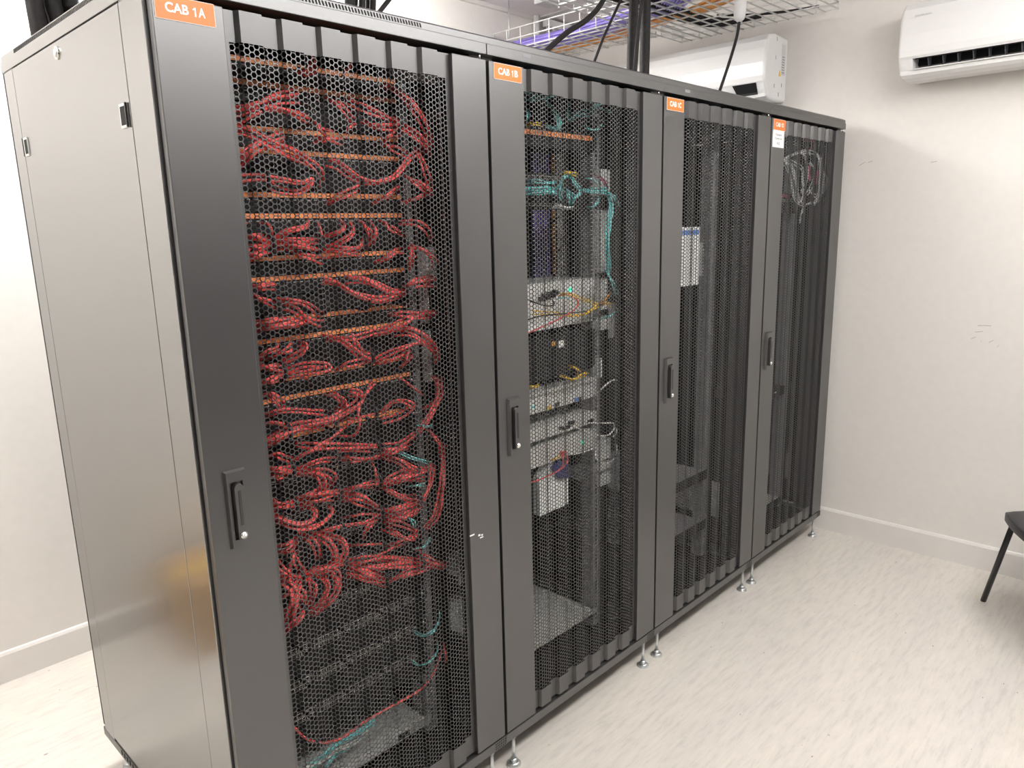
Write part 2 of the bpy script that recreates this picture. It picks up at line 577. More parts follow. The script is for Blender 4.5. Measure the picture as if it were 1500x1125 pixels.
def make_cabinet(i):
    x0, x1 = XS[i], XS[i + 1]
    w = x1 - x0
    lab = ['black server cabinet nearest the camera labelled CAB 1A, packed with red cords',
           'black server cabinet second in the row labelled CAB 1B, with silver equipment inside',
           'black server cabinet third in the row labelled CAB 1C, almost empty with paper inside',
           'black server cabinet farthest in the row labelled CAB 1D, by the right wall'][i]
    t = empty('server_cabinet', (x0 + w / 2, DEP / 2, 0), lab, 'server cabinet', 'row of server cabinets')
    K, I = M['black'], M['inner']
    # frame: bottom ring, top ring, four posts
    mb = MB()
    mb.box(x0 + .001, x1 - .001, .0, .05, ZB, ZD0 - .005, K)
    mb.box(x0 + .001, x1 - .001, DEP - .05, DEP, ZB, ZD0 - .005, K)
    mb.box(x0 + .001, x0 + .05, .05, DEP - .05, ZB, ZD0 - .005, K)
    mb.box(x1 - .05, x1 - .001, .05, DEP - .05, ZB, ZD0 - .005, K)
    mb.box(x0 + .001, x1 - .001, .0, .03, ZLIP, ZLIP + .026, K)
    mb.box(x0 + .001, x1 - .001, DEP - .03, DEP, ZLIP, ZLIP + .026, K)
    mb.box(x0 + .001, x0 + .03, .03, DEP - .03, ZLIP, ZLIP + .026, K)
    mb.box(x1 - .03, x1 - .001, .03, DEP - .03, ZLIP, ZLIP + .026, K)
    for xa, xb in ((x0 + .001, x0 + .04), (x1 - .04, x1 - .001)):
        mb.box(xa, xb, .022, .128, ZD0 - .006, ZLIP + .001, K)
        mb.box(xa, xb, .855, .932, ZD0 - .006, ZLIP + .001, K)
    fr = mb.build('frame', t, bevel=.0015)
    # ventilation slots low on the frame between the cabinets and along the left side
    mb = MB()
    if i == 0:
        for k in range(34):
            y = .80 - k * .0216
            mb.box(x0 - .0002, x0 + .002, y - .006, y + .002, ZD0 - .022, ZD0 - .008, M['deep'])
        mb.build('frame_vent_slots', fr)
        mb = MB()
    for k in range(6):
        for r_ in range(3):
            mb.box(x1 - .045 + k * .0075, x1 - .041 + k * .0075, -.0004, .002, ZB + .004 + r_ * .008, ZB + .009 + r_ * .008, M['deep'])
    mb.build('frame_vent_slots', fr)
    # roof cap with bevelled rim and slots
    mb = MB()
    a = .006
    for (za, zb_, ia, ib) in ((ZLIP + .026, ZTOP - .006, .003, .003), (ZTOP - .006, ZTOP, .003, .012)):
        xa0, xb0 = (ia if i == 0 else 0), (ia if i == 3 else 0)
        xa1, xb1 = (ib if i == 0 else 0), (ib if i == 3 else 0)
        vs = [(x0 + xa0, ia, za), (x1 - xb0, ia, za), (x1 - xb0, DEP - ia, za), (x0 + xa0, DEP - ia, za),
              (x0 + xa1, ib, zb_), (x1 - xb1, ib, zb_), (x1 - xb1, DEP - ib, zb_), (x0 + xa1, DEP - ib, zb_)]
        mb.add(vs, [(0, 3, 2, 1), (4, 5, 6, 7), (0, 1, 5, 4), (1, 2, 6, 5), (2, 3, 7, 6)], K)
        mb.add(vs, [(3, 0, 4, 7)], M['side'] if i == 0 else K)  # left face of the end cabinet takes the sheen-brightened copy of the black
    rf = mb.build('roof', t)
    mb = MB()
    n = 62
    for k in range(n):
        x = x0 + .12 + k * .0078
        if i or x > x0 + .60: break
        mb.add([(x, .0026, ZLIP + .029), (x + .004, .0026, ZLIP + .029), (x + .001, .0026, ZTOP - .008), (x - .003, .0026, ZTOP - .008)], [(0, 1, 2, 3)], M['deep'])
    if i == 0:
        mb.build('roof_vent_slots', rf)
        mb = MB()
        for k in range(75):
            y = .20 + k * .0084
            mb.add([(x0 + .0026, y, ZLIP + .029), (x0 + .0026, y + .0045, ZLIP + .029), (x0 + .0026, y + .0045, ZTOP - .008), (x0 + .0026, y, ZTOP - .008)], [(0, 1, 2, 3)], M['deep'])
    
    if i == 0: mb.build('roof_vent_slots', rf)
    # left and right skins of the row
    if i in (0, 3):
        xa, xb = (x0, x0 + .012) if i == 0 else (x1 - .012, x1)
        mb = MB()
        mb.box(xa, xb, .1315, .8515, ZD0 + .008, ZLIP - .003, M['side'])
        sp = mb.build('side_panel', t, bevel=.001)
        mb = MB()
        mb.box(xa, xb, .023, .1285, ZD0 - .002, ZLIP - .003, M['side'])
        mb.box(xa, xb, .8545, .931, ZD0 - .002, ZLIP - .003, M['side'])
        mb.box(xa, xb, .001, DEP - .001, ZLIP + .0005, ZLIP + .0265, M['side'])
        mb.build('corner_skin', t, bevel=.001)
        if i == 0:
            for (y, z, fl) in ((.161, 1.826, 1), (.825, 1.829, -1)):
                mb = MB()
                mb.box(x0 - .003, x0 + .002, y - .017, y + .017, z - .022, z + .022, M['silver'])
                mb.box(x0 - .0036, x0 - .001, y - .013 + .003 * fl, y + .009 + .003 * fl, z - .017, z + .017, M['deep'])
                mb.box(x0 - .005, x0 - .001, y - .017 * fl - .002, y - .017 * fl + .002, z - .022, z + .022, M['plastic'])
                mb.build('latch', sp, bevel=.0008)
            mb = MB()
            mb.cyl((x0 + .001, .496, 1.992), (-1, 0, 0), .0135, .004, M['chrome'], 24)
            mb.cyl((x0 - .003, .496, 1.992), (-1, 0, 0), .009, .002, M['zinc'], 20)
            mb.build('side_lock', sp)
    # rear door and floor plate
    mb = MB(); mb.box(x0 + .004, x1 - .004, DEP - .022, DEP + .004, ZD0, ZLIP + .001, M['deep']); mb.build('rear_door', t, bevel=.001)
    mb = MB(); mb.box(x0 + .05, x1 - .05, .05, DEP - .05, ZD0 - .012, ZD0 - .006, I); mb.build('floor_plate', t)
    # mounting rails (front pair with holes) and side filler panels
    cx = x0 + .4 if i == 0 else (x0 + x1) / 2
    for (xa, xb) in ((cx - .270, cx - .228), (cx + .228, cx + .270)):
        mb = MB(); rail_mesh(mb, xa, xb, .158, .16, 2.0); mb.build('mounting_rail', t, fix=False)
    for (xa, xb) in ((cx - .262, cx - .23), (cx + .23, cx + .262)):
        mb = MB(); mb.box(xa, xb, .74, .78, .14, 2.01, M['inner']); mb.build('rear_rail', t)
    for (xa, xb) in ((x0 + .04, cx - .272), (cx + .272, x1 - .04)):
        mb = MB(); mb.box(xa, xb, .185, .188, .14, 2.01, I); mb.build('filler_panel', t)
    # levelling feet
    for (fx, fy) in ((x0 + .046, .017), (x1 - .046, .017), (x0 + .046, DEP - .05), (x1 - .046, DEP - .05)):
        mb = MB()
        mb.cyl((fx, fy, .012), (0, 0, 1), .0055, ZB - .008, M['zinc'], 12)
        mb.cyl((fx, fy, 0), (0, 0, 1), .0215, .006, M['zinc'], 24)
        mb.cyl((fx, fy, .006), (0, 0, 1), .0215, .005, M['zinc'], 24, r2=.012)
        mb.cyl((fx, fy, .014), (0, 0, 1), .011, .007, M['zinc'], 6)
        mb.cyl((fx, fy, ZB - .012), (0, 0, 1), .009, .012, M['zinc'], 6)
        mb.build('levelling_foot', t)
    # door: stiles, top and bottom returns
    k = w / .8
    dx0, dx1 = x0 + .006, x1 - .004
    sl, sr = x0 + .133 * k, x0 + .6855 * k
    mb = MB()
    mb.box(dx0, sl, .0, .019, ZD0, ZD1, K)
    mb.box(sr, dx1, .0, .019, ZD0, ZD1, K)
    mb.box(sl, sr, .0145, .019, ZD1 - .03, ZD1 - .001, K)
    mb.box(sl, sr, .0145, .019, ZD0 + .0, ZD0 + .03, K)
    door = mb.build('door', t, bevel=.0016)
    po = bpy.data.objects.new('perforated_panel', PERF)
    COL.objects.link(po)
    po.parent = door
    po.location = Vector((x0, .0012, 0)) - t.location
    po.scale = (k, 1, 1)
    # hinge pin seen at the top corner
    mb = MB(); mb.cyl((x1 - .02, .006, ZD1 - .002), (0, 0, 1), .003, .016, M['chrome'], 10); mb.build('hinge_pin', door)
    # swing handle
    hx = x0 + .062 * k
    mb = MB()
    z0, z1 = .988, 1.150
    hw = .0225
    mb.add([(hx - hw, 0, z0), (hx + hw, 0, z0), (hx + hw, 0, z1), (hx - hw, 0, z1),
            (hx - hw + .003, -.0085, z0 + .003), (hx + hw - .003, -.0085, z0 + .003), (hx + hw - .003, -.0085, z1 - .003), (hx - hw + .003, -.0085, z1 - .003),
            (hx - .0135, -.0085, z0 + .018), (hx + .0135, -.0085, z0 + .018), (hx + .0135, -.0085, z1 - .024), (hx - .0135, -.0085, z1 - .024),
            (hx - .0125, -.001, z0 + .019), (hx + .0125, -.001, z0 + .019), (hx + .0125, -.001, z1 - .025), (hx - .0125, -.001, z1 - .025)],
           [(0, 1, 5, 4), (1, 2, 6, 5), (2, 3, 7, 6), (3, 0, 4, 7), (4, 5, 9, 8), (5, 6, 10, 9), (6, 7, 11, 10), (7, 4, 8, 11), (8, 9, 13, 12), (9, 10, 14, 13), (10, 11, 15, 14), (11, 8, 12, 15), (12, 13, 14, 15)], K)
    mb.build('handle_plate', door)
    mb = MB()
    poly = []
    for j in range(13):
        a_ = math.pi * j / 12
        poly.append((hx + .0095 * math.cos(a_), z1 - .036 + .0095 * math.sin(a_)))
    for j in range(13):
        a_ = math.pi + math.pi * j / 12
        poly.append((hx + .0095 * math.cos(a_), z0 + .026 + .0095 * math.sin(a_)))
    mb.prism(poly, 'y', -.0185, -.002, K)
    mb.prism([(hx - .003, z1 - .04), (hx + .003, z1 - .04), (hx + .003, z0 + .05), (hx - .003, z0 + .05)], 'y', -.0198, -.0185, M['lever'])
    mb.build('handle_lever', door, bevel=.003)
    mb = MB()
    mb.cyl((hx, -.018, z0 + .029), (0, -1, 0), .0072, .003, M['chrome'], 24)
    mb.cyl((hx, -.021, z0 + .029), (0, -1, 0), .0045, .001, M['white_label'], 20)
    mb.box(hx - .0006, hx + .0006, -.0223, -.0219, z0 + .0262, z0 + .0318, M['grey_txt'])
    mb.build('door_lock', door)
    # label plate
    la, lb, lz0, lz1 = [(x0 + .012, x0 + .1155, 1.968, 2.0055), (x0 + .0225, x0 + .121, 1.9665, 2.003), (x0 + .0205, x0 + .121, 1.966, 2.003), (x0 + .0195, x0 + .123, 1.962, 2.002)][i]
    lc, lzc = (la + lb) / 2, (lz0 + lz1) / 2
    mb = MB()
    mb.box(la, lb, -.0016, 0, lz0, lz1, M['orange'])
    e_ = .0009
    for q in ((la - e_, la, lz0, lz1), (lb, lb + e_, lz0, lz1), (la, lb, lz0 - e_, lz0), (la, lb, lz1, lz1 + e_)):
        mb.box(q[0], q[1], -.0012, 0, q[2], q[3], M['white_label'])
    for s_, dx_, w_ in (('CAB', -.0155, .0405), (LETTER[i], .0285, .0125)):
        mb.text(s_, .0215, M['white_txt'], lambda u, v: (lc + dx_ + u, -.0019, lzc + v), width=w_, bold=.0006)
    f1 = [(.0155, -.0076), (.0182, -.0076), (.0182, .0076), (.0162, .0076), (.0126, .0046), (.0126, .0024), (.0155, .0042)]
    mb.add([(lc + u, -.0019, lzc + v) for u, v in f1], [tuple(range(7))], M['white_txt'])
    o = mb.build('label_plate', door, fix=False)
    tag(o, 'orange label plate with white letters CAB 1' + LETTER[i])
    if i == 3:
        mb = MB()
        pa, pb, pz0, pz1 = la - .004, lb - .006, 1.896, 1.961
        mb.box(pa, pb, -.0006, 0, pz0, pz1, M['white_label'])
        pc = (pa + pb) / 2
        for s_, z_, h_, w_ in (('Campus', 1.945, .011, .055), ('Connect', 1.930, .011, .062), ('N2', 1.911, .015, .024)):
            mb.text(s_, h_, M['grey_txt'], lambda u, v: (pc + u, -.0008, z_ + v), width=w_, bold=.0003)
        tag(mb.build('paper_label', door, fix=False), 'white paper label with three lines of small print')
    if i == 0:
        mb = MB()
        for (px, py, l, h) in ((691.5, 784, .017, .004), (702, 784, .007, .005), (705.5, 787, .012, .003), (706, 783.5, .006, .004)):
            p = at_y(px, py, 0)
            mb.box(p.x - l / 2, p.x + l / 2, -.0005, 0, p.z - h / 2, p.z + h / 2, M['white_label'])
        tag(mb.build('scuff_mark', door), 'white torn sticker residue')
    if i in (1, 2):
        lx = x0 + .13
        mb = MB(); mb.box(lx, lx + .03, -.0004, .001, ZLIP + .012, ZLIP + .021, M['rail'] if i == 2 else M['grey_txt']); mb.build('lip_sticker', t)
    return t


CABS = [make_cabinet(i) for i in range(4)]


# ------------------------------------------------------------------ rack equipment
def copy_tree(o, parent=None):
    c = o.copy()
    COL.objects.link(c)
    if parent is not None: c.parent = parent
    for ch in list(o.children): copy_tree(ch, c)
    return c


CX = [0.4, (XS[1] + XS[2]) / 2, (XS[2] + XS[3]) / 2, (XS[3] + XS[4]) / 2]
YR = 0.152


def port_row(mb, x0, x1, n, zc, w, h, y, rim=.0011, rows=1, dz=0.0, m='port'):
    for r_ in range(rows):
        for k in range(n):
            x = x0 + (x1 - x0) * (k + .5) / n
            z = zc + r_ * dz
            mb.box(x - w / 2, x + w / 2, y - .0014, y, z - h / 2, z + h / 2, M[m])
            mb.box(x - w / 2 + rim, x + w / 2 - rim, y - .0018, y - .0002, z - h / 2 + rim, z + h / 2 - rim * 1.2, M['deep'])


def make_panel(zs, cx, label):
    """1U 24-port patch panel with an orange designation strip along its top"""
    t = empty('patch_bay', (cx, YR, zs - .038), label, 'patch panel', 'orange-striped patch panels')
    mb = MB(); mb.box(cx - .241, cx + .241, YR, YR + .004, zs - .037, zs + .0062, M['inner']); mb.box(cx - .215, cx + .215, YR + .004, YR + .09, zs - .034, zs + .003, M['inner'])
    mb.build('panel_body', t, bevel=.0008)
    mb = MB(); mb.box(cx - .232, cx + .232, YR - .003, YR, zs - .0052, zs + .0052, M['strip']); tag(mb.build('label_strip', t), 'orange label strip')
    mb = MB()
    for g in range(4): port_row(mb, cx - .218 + g * .110, cx - .218 + g * .110 + .104, 6, zs - .019, .013, .012, YR, .0025, m='plastic')
    for k in range(24):
        x = cx - .218 + (k // 6) * .110 + .104 * (k % 6 + .5) / 6
        mb.box(x - .0035, x + .0035, YR - .0012, YR, zs - .0115, zs - .0095, M['pale_txt'])
    mb.build('port_row', t)
    for sx in (-.236, .236):
        mb = MB(); mb.cyl((cx + sx, YR, zs - .017), (0, -1, 0), .004, .003, M['zinc'], 10); mb.build('screw', t)
    return t


def make_manager(zc, cx, label, h=.043):
    t = empty('cable_manager', (cx, YR, zc - h / 2), label, 'cable manager', 'black cable managers in the rack')
    mb = MB(); mb.box(cx - .241, cx + .241, YR, YR + .004, zc - h / 2, zc + h / 2, M['inner']); mb.build('manager_plate', t, bevel=.0008)
    for xr in (-.165, -.05, .065, .185):
        mb = MB()
        x = cx + xr
        mb.tube(spline([(x, YR, zc + .019), (x, YR - .055, zc + .021), (x, YR - .075, zc + .008), (x, YR - .075, zc - .008), (x, YR - .055, zc - .021), (x, YR, zc - .019)], 4), .0042, M['plastic'], 6)
        mb.build('cable_ring', t)
    return t


def make_switch(zc, cx, label):
    t = empty('network_switch', (cx, YR, zc - .0215), label, 'network switch', 'black network switches with bare ports')
    mb = MB(); mb.box(cx - .241, cx + .241, YR, YR + .003, zc - .0215, zc + .0215, M['inner']); mb.box(cx - .22, cx + .22, YR - .004, YR + .30, zc - .0205, zc + .0205, M['inner'])
    mb.build('chassis', t, bevel=.0008)
    for g in range(4):
        xa = cx - .205 + g * .090
        mb = MB(); port_row(mb, xa, xa + .083, 6, zc - .0072, .0128, .0112, YR - .004, .0008, 2, .0144)
        mb.build('port_block', t)
    mb = MB()
    port_row(mb, cx + .162, cx + .205, 2, zc - .0066, .014, .009, YR - .004, .0012, 2, .0132)
    mb.build('uplink_ports', t)
    mb = MB(); mb.cyl((cx - .232, YR, zc), (0, -1, 0), .004, .003, M['zinc'], 10); mb.cyl((cx + .232, YR, zc), (0, -1, 0), .004, .003, M['zinc'], 10); mb.build('screws', t)
    return t


STR = []
for k in range(6):
    STR += [1.957 - .1355 * k, 1.957 - .1355 * k - .0447]
STR.append(1.957 - .1355 * 6)
for j, zs in enumerate(STR):
    make_panel(zs, CX[0], 'black patch panel with the %s orange strip from the top in cabinet CAB 1A' % ORD[j])
for k in range(6):
    make_manager(1.957 - .1355 * k - .106, CX[0], 'black ringed cable manager under the %s orange strip in cabinet CAB 1A' % ORD[2 * k + 1])
SWZ = [1.044 - .0877 * k for k in range(8)]
make_manager(1.0895, CX[0], 'black ringed cable manager under the thirteenth orange strip in cabinet CAB 1A', .042)
for k, z in enumerate(SWZ):
    make_switch(z, CX[0], 'black network switch with pale metal ports, %s from the bottom in CAB 1A' % ORD[7 - k])
    make_manager(z - .0438, CX[0], 'black ringed cable manager below the %s network switch from the bottom in CAB 1A' % ORD[7 - k])

# --------------------------------------------------------------- red patch cords (traced as bundles, each cord its own object)
ZOOM = {2: (320, 30, 3.75), 3: (320, 300, 3.75), 4: (320, 560, 3.75), 5: (380, 825, 3.75), 6: (760, 400, 9.375), 7: (760, 520, 9.375), 8: (760, 630, 9.375), 9: (760, 120, 9.375), 10: (760, 220, 9.375), 11: (1130, 190, 8.036), 12: (400, 980, 5.0)}


def where(z, x):
    h = 'left' if x < .33 else ('middle' if x < .52 else 'right')
    best = None
    if z > 1.11:
        j = min(range(13), key=lambda q: abs(STR[q] - .02 - z))
        return h, 'by the %s orange strip from the top' % ORD[j]
    k = min(range(8), key=lambda q: abs(SWZ[q] - z))
    return h, 'over the %s switch from the bottom of CAB 1A' % ORD[7 - k]


COUNT = {'red': 0}
TANGLE = MB()
RR = random.Random(11)


def bundle(zm, n, pts, depth=None, mname='red_cable', r=.0033, fan=1.5, label=None, cat='cable', group=None, name='patch_cable', ymid=.075, yend=.128, parent=None):
    ox, oy, sc = ZOOM[zm]
    P = []
    N = len(pts)
    for j, p in enumerate(pts):
        tt = j / (N - 1)
        if depth is None:
            y = yend + (ymid - yend) * min(1, 2.6 * min(tt, 1 - tt))
        else:
            y = depth if not isinstance(depth, (list, tuple)) else depth[0] + (depth[1] - depth[0]) * tt
        P.append(at_y(ox + p[0] / sc, oy + p[1] / sc, y))
    C = spline(P, 5)
    out = []
    for i in range(n):
        # sunflower packing of the cords in the bundle's cross-section
        ang = i * 2.39996
        rad = 0 if n == 1 else r * 1.75 * math.sqrt(i + .3)
        ph = [RR.uniform(0, 6.28) for _ in range(4)]
        e0, e1 = RR.uniform(1.0, fan * 1.3), RR.uniform(1.0, fan * 1.3)
        tr0, tr1 = RR.uniform(0, .06), RR.uniform(0, .06)
        Q = []
        L = len(C)
        for j, c in enumerate(C):
            t_ = j / (L - 1)
            tg = (C[min(j + 1, L - 1)] - C[max(j - 1, 0)])
            tg.y = 0
            if tg.length < 1e-6: tg = Vector((1, 0, 0))
            tg.normalize()
            nr = Vector((-tg.z, 0, tg.x))
            s = 1 + (e0 - 1) * max(0, 1 - 3 * t_) + (e1 - 1) * max(0, 3 * t_ - 2)
            wob = r * .9 * math.sin(ph[0] + 5 * t_)
            woy = r * .9 * math.sin(ph[1] + 6 * t_)
            q = c + nr * (math.cos(ang) * rad * s + wob) + Vector((0, 1, 0)) * (math.sin(ang) * rad * .8 + woy)
            q.y = min(max(q.y, .022), max(.146, c.y))
            Q.append(q)
        if not label and i >= max(1, round(n * .70)):
            TANGLE.tube(Q, r, M[mname], 6)
            continue
        mb = MB()
        mb.tube(Q, r, M[mname], 6)
        o = mb.build(name, origin='base', fix=False)
        if label:
            tag(o, label, cat, group)
        else:
            c = C[len(C) // 2]
            h, w = where(c.z, c.x)
            lb = 'red patch cable at the %s %s' % (h, w)
            tag(o, lb, cat, 'red cables at the %s %s' % (h, w))
            COUNT['red'] += 1
        out.append(o)
    return out


B2 = [(5, [(50, 520), (130, 495), (215, 466), (300, 425), (420, 400)]), (3, [(180, 475), (240, 490), (330, 487), (420, 505), (490, 540)]),
      (5, [(65, 580), (180, 620), (290, 670), (400, 715), (480, 745)]), (5, [(85, 800), (150, 740), (220, 680), (350, 640)]),
      (2, [(270, 680), (400, 700), (500, 770), (555, 830), (572, 890)]), (2, [(90, 865), (200, 852), (330, 865), (450, 885), (515, 870), (505, 905), (440, 940), (330, 930), (280, 905)]),
      (2, [(520, 555), (570, 590), (625, 630)]), (2, [(520, 665), (600, 650), (680, 672)]), (2, [(600, 430), (650, 450), (700, 490), (745, 550)]),
      (3, [(700, 440), (800, 480), (900, 520), (985, 552)]), (3, [(780, 552), (880, 580), (1000, 580)]), (5, [(1000, 575), (1090, 620), (1140, 670), (1160, 715)]),
      (1, [(700, 620), (720, 590), (765, 570)]), (2, [(910, 670), (940, 630), (1000, 608)]), (2, [(905, 685), (970, 700), (1040, 745)]),
      (3, [(600, 770), (660, 790), (720, 840), (780, 875), (860, 888), (950, 868), (1000, 820), (1050, 760), (1120, 710), (1160, 690)]),
      (2, [(600, 1005), (680, 960), (760, 920), (800, 890)]), (2, [(850, 1005), (930, 960), (1000, 925)]), (3, [(900, 350), (980, 390), (1060, 460), (1130, 560), (1160, 640), (1162, 700)]),
      (3, [(1030, 860), (1090, 890), (1150, 940), (1170, 962)]), (2, [(1010, 1000), (1100, 970), (1165, 950)]), (2, [(1085, 700), (1130, 780), (1160, 880), (1170, 950)]),
      (2, [(512, 150), (512, 220), (485, 280), (435, 265)]), (1, [(720, 180), (720, 250), (680, 310)]), (1, [(60, 230), (65, 310)]), (2, [(540, 240), (520, 290), (440, 290)])]
B3 = [(1, [(115, 120), (135, 100), (155, 98)]), (1, [(210, 98), (275, 98), (292, 140), (288, 190)]), (4, [(125, 185), (200, 182), (275, 200)]), (3, [(130, 215), (200, 228), (275, 235)]),
      (5, [(140, 330), (195, 265), (275, 218)]), (3, [(305, 195), (380, 150), (470, 120), (490, 95)]), (3, [(300, 205), (420, 200), (540, 188)]), (4, [(300, 235), (430, 228), (545, 245)]),
      (2, [(400, 250), (480, 285), (570, 302)]), (1, [(550, 95), (566, 150), (550, 192)]), (2, [(585, 182), (660, 150), (692, 115), (668, 95)]), (2, [(610, 235), (690, 190), (742, 140), (725, 100)]),
      (2, [(785, 100), (832, 140), (828, 190)]), (2, [(840, 102), (872, 150), (838, 222)]), (2, [(900, 102), (960, 130), (1032, 172)]), (2, [(1000, 98), (1090, 100), (1150, 140), (1182, 190)]),
      (3, [(580, 240), (680, 245), (760, 235), (800, 195)]), (2, [(580, 270), (700, 270), (790, 260)]), (2, [(855, 312), (930, 290), (980, 257), (1022, 240)]), (2, [(1045, 230), (1120, 242), (1180, 290), (1197, 345)]),
      (2, [(1055, 235), (1070, 285), (1060, 340)]), (3, [(155, 455), (230, 447), (310, 450)]), (3, [(155, 480), (220, 505), (320, 545)]), (2, [(320, 522), (400, 522), (480, 550), (565, 607)]),
      (2, [(335, 548), (420, 570), (462, 620), (448, 660)]), (4, [(570, 425), (650, 435), (720, 475), (800, 505), (880, 520), (960, 502), (1025, 480)]), (4, [(700, 410), (800, 420), (880, 450), (960, 480), (1030, 475)]),
      (5, [(1020, 462), (1060, 432), (1110, 415), (1192, 415)]), (4, [(180, 690), (300, 665), (430, 650), (500, 640)]), (3, [(175, 650), (290, 640), (375, 632)]), (2, [(450, 600), (500, 622), (572, 652)]),
      (4, [(590, 735), (650, 740), (720, 780), (790, 830), (860, 855)]), (2, [(735, 720), (760, 760), (800, 822)]), (2, [(940, 602), (1000, 600), (1100, 606), (1200, 606)]),
      (4, [(860, 705), (960, 680), (1040, 640), (1120, 605), (1200, 600)]), (2, [(600, 735), (750, 722), (900, 690)]), (5, [(950, 690), (1050, 690), (1130, 730), (1195, 790), (1208, 850)]),
      (3, [(865, 855), (950, 810), (1050, 770), (1130, 762), (1205, 825)]), (3, [(875, 872), (960, 850), (1045, 800)]), (2, [(1050, 780), (1052, 830), (1010, 892)]),
      (2, [(200, 870), (260, 820), (320, 790), (330, 768)]), (2, [(260, 850), (380, 800), (402, 768)]), (3, [(340, 870), (440, 820), (482, 775), (440, 758)]), (4, [(200, 892), (280, 900), (365, 905)]),
      (3, [(210, 995), (280, 965), (365, 930)]), (2, [(365, 915), (480, 882), (600, 885), (590, 908), (480, 932), (385, 945)]), (1, [(450, 940), (492, 965)]), (2, [(645, 912), (720, 872), (860, 852)]),
      (2, [(220, 1050), (290, 1045), (340, 1085), (346, 1125)]), (1, [(980, 950), (1060, 990), (1125, 1052)]), (1, [(840, 980), (800, 1040), (768, 1115)])]
B4 = [(2, [(230, 75), (290, 75), (340, 110), (352, 152)]), (4, [(240, 350), (330, 290), (420, 240), (520, 222), (630, 202), (720, 152), (782, 108), (780, 62), (720, 48)]), (3, [(600, 65), (660, 78), (682, 120), (640, 172)]),
      (2, [(235, 182), (350, 160), (500, 165), (600, 160)]), (2, [(230, 230), (320, 223), (405, 242)]), (1, [(865, 0), (800, 70), (760, 160), (772, 240), (740, 300), (660, 302)]), (1, [(740, 210), (640, 300), (500, 370), (415, 432)]),
      (4, [(245, 362), (300, 322), (420, 270), (520, 250), (605, 220)]), (2, [(895, 165), (960, 107), (1030, 100), (1072, 130), (1000, 182), (895, 212)]), (1, [(670, 217), (760, 190), (870, 178)]),
      (4, [(1205, -30), (1215, 40), (1200, 110), (1160, 185), (1100, 262), (1000, 340), (905, 362)]), (2, [(425, 345), (560, 350), (720, 345), (885, 352)]), (2, [(600, 360), (700, 375), (880, 368)]),
      (2, [(250, 412), (330, 400), (405, 422)]), (2, [(405, 440), (480, 390), (560, 360), (622, 340)]), (3, [(245, 450), (300, 470), (410, 475)]), (4, [(250, 490), (330, 492), (412, 490)]), (2, [(260, 522), (330, 515), (410, 502)]),
      (2, [(412, 478), (540, 440), (650, 420)]), (3, [(412, 490), (540, 500), (572, 550), (560, 600), (500, 652)]), (2, [(415, 500), (560, 482), (632, 520), (600, 592)]), (2, [(675, 410), (760, 425), (890, 405)]),
      (1, [(840, 430), (862, 490), (890, 562)]), (3, [(890, 400), (960, 380), (1045, 348)]), (3, [(890, 400), (990, 430), (1080, 480), (1152, 470)]), (3, [(1060, 470), (950, 530), (890, 562)]),
      (3, [(680, 592), (780, 570), (890, 552)]), (3, [(415, 642), (540, 620), (670, 600)]), (2, [(420, 668), (550, 650), (670, 622)]), (3, [(675, 608), (780, 630), (830, 660), (900, 695)]), (2, [(680, 648), (780, 660), (860, 692)]),
      (3, [(895, 560), (1000, 530), (1080, 500), (1185, 468)]), (4, [(895, 575), (980, 620), (1085, 652)]), (2, [(900, 568), (1030, 540), (1135, 528)]), (2, [(270, 660), (330, 670), (415, 648)]), (3, [(270, 682), (340, 690), (415, 668)]),
      (2, [(415, 652), (500, 610), (570, 560)]), (3, [(415, 690), (490, 680), (532, 710), (510, 760), (420, 782), (320, 742), (275, 700)]), (3, [(280, 720), (360, 780), (470, 802), (560, 780), (622, 720), (600, 678)]),
      (4, [(900, 708), (1000, 702), (1095, 658)]), (4, [(905, 738), (1020, 740), (1105, 688)]), (1, [(675, 748), (780, 730), (895, 728)]), (2, [(520, 842), (650, 800), (800, 770), (890, 732)]), (2, [(800, 852), (830, 790), (890, 742)]),
      (3, [(910, 788), (1000, 840), (1060, 862), (1092, 818)]), (2, [(905, 770), (980, 772), (1085, 820)]), (4, [(1235, 340), (1232, 470), (1222, 620), (1190, 740), (1130, 805)]), (2, [(1150, 270), (1210, 320), (1232, 405)]),
      (2, [(1180, 450), (1172, 560), (1130, 640), (1090, 682)]), (1, [(715, 897), (820, 890), (905, 895)]), (2, [(915, 905), (1010, 870), (1085, 848)]), (2, [(300, 902), (380, 890), (432, 838)]), (2, [(300, 932), (400, 920), (442, 818)]),
      (3, [(450, 830), (530, 880), (552, 962)]), (3, [(500, 830), (600, 870), (642, 950), (600, 1022)]), (3, [(560, 840), (660, 860), (702, 930), (640, 1010), (520, 1042)]), (2, [(420, 900), (430, 980), (482, 1042)]),
      (2, [(300, 962), (380, 1040), (465, 1092)]), (3, [(440, 1052), (580, 1030), (700, 985)]), (2, [(310, 1030), (352, 1085)]), (2, [(400, 1000), (380, 1080), (330, 1125)]),
      (4, [(705, 1000), (820, 980), (930, 970), (1110, 985)]), (4, [(710, 1012), (850, 1020), (1000, 1010), (1110, 1000)]), (2, [(715, 1030), (850, 1060), (935, 1082)]), (3, [(1105, 990), (1180, 1000), (1252, 1006)]),
      (2, [(1080, 930), (1160, 970), (1252, 1000)]), (1, [(850, 1032), (860, 960), (940, 920), (1020, 890)])]
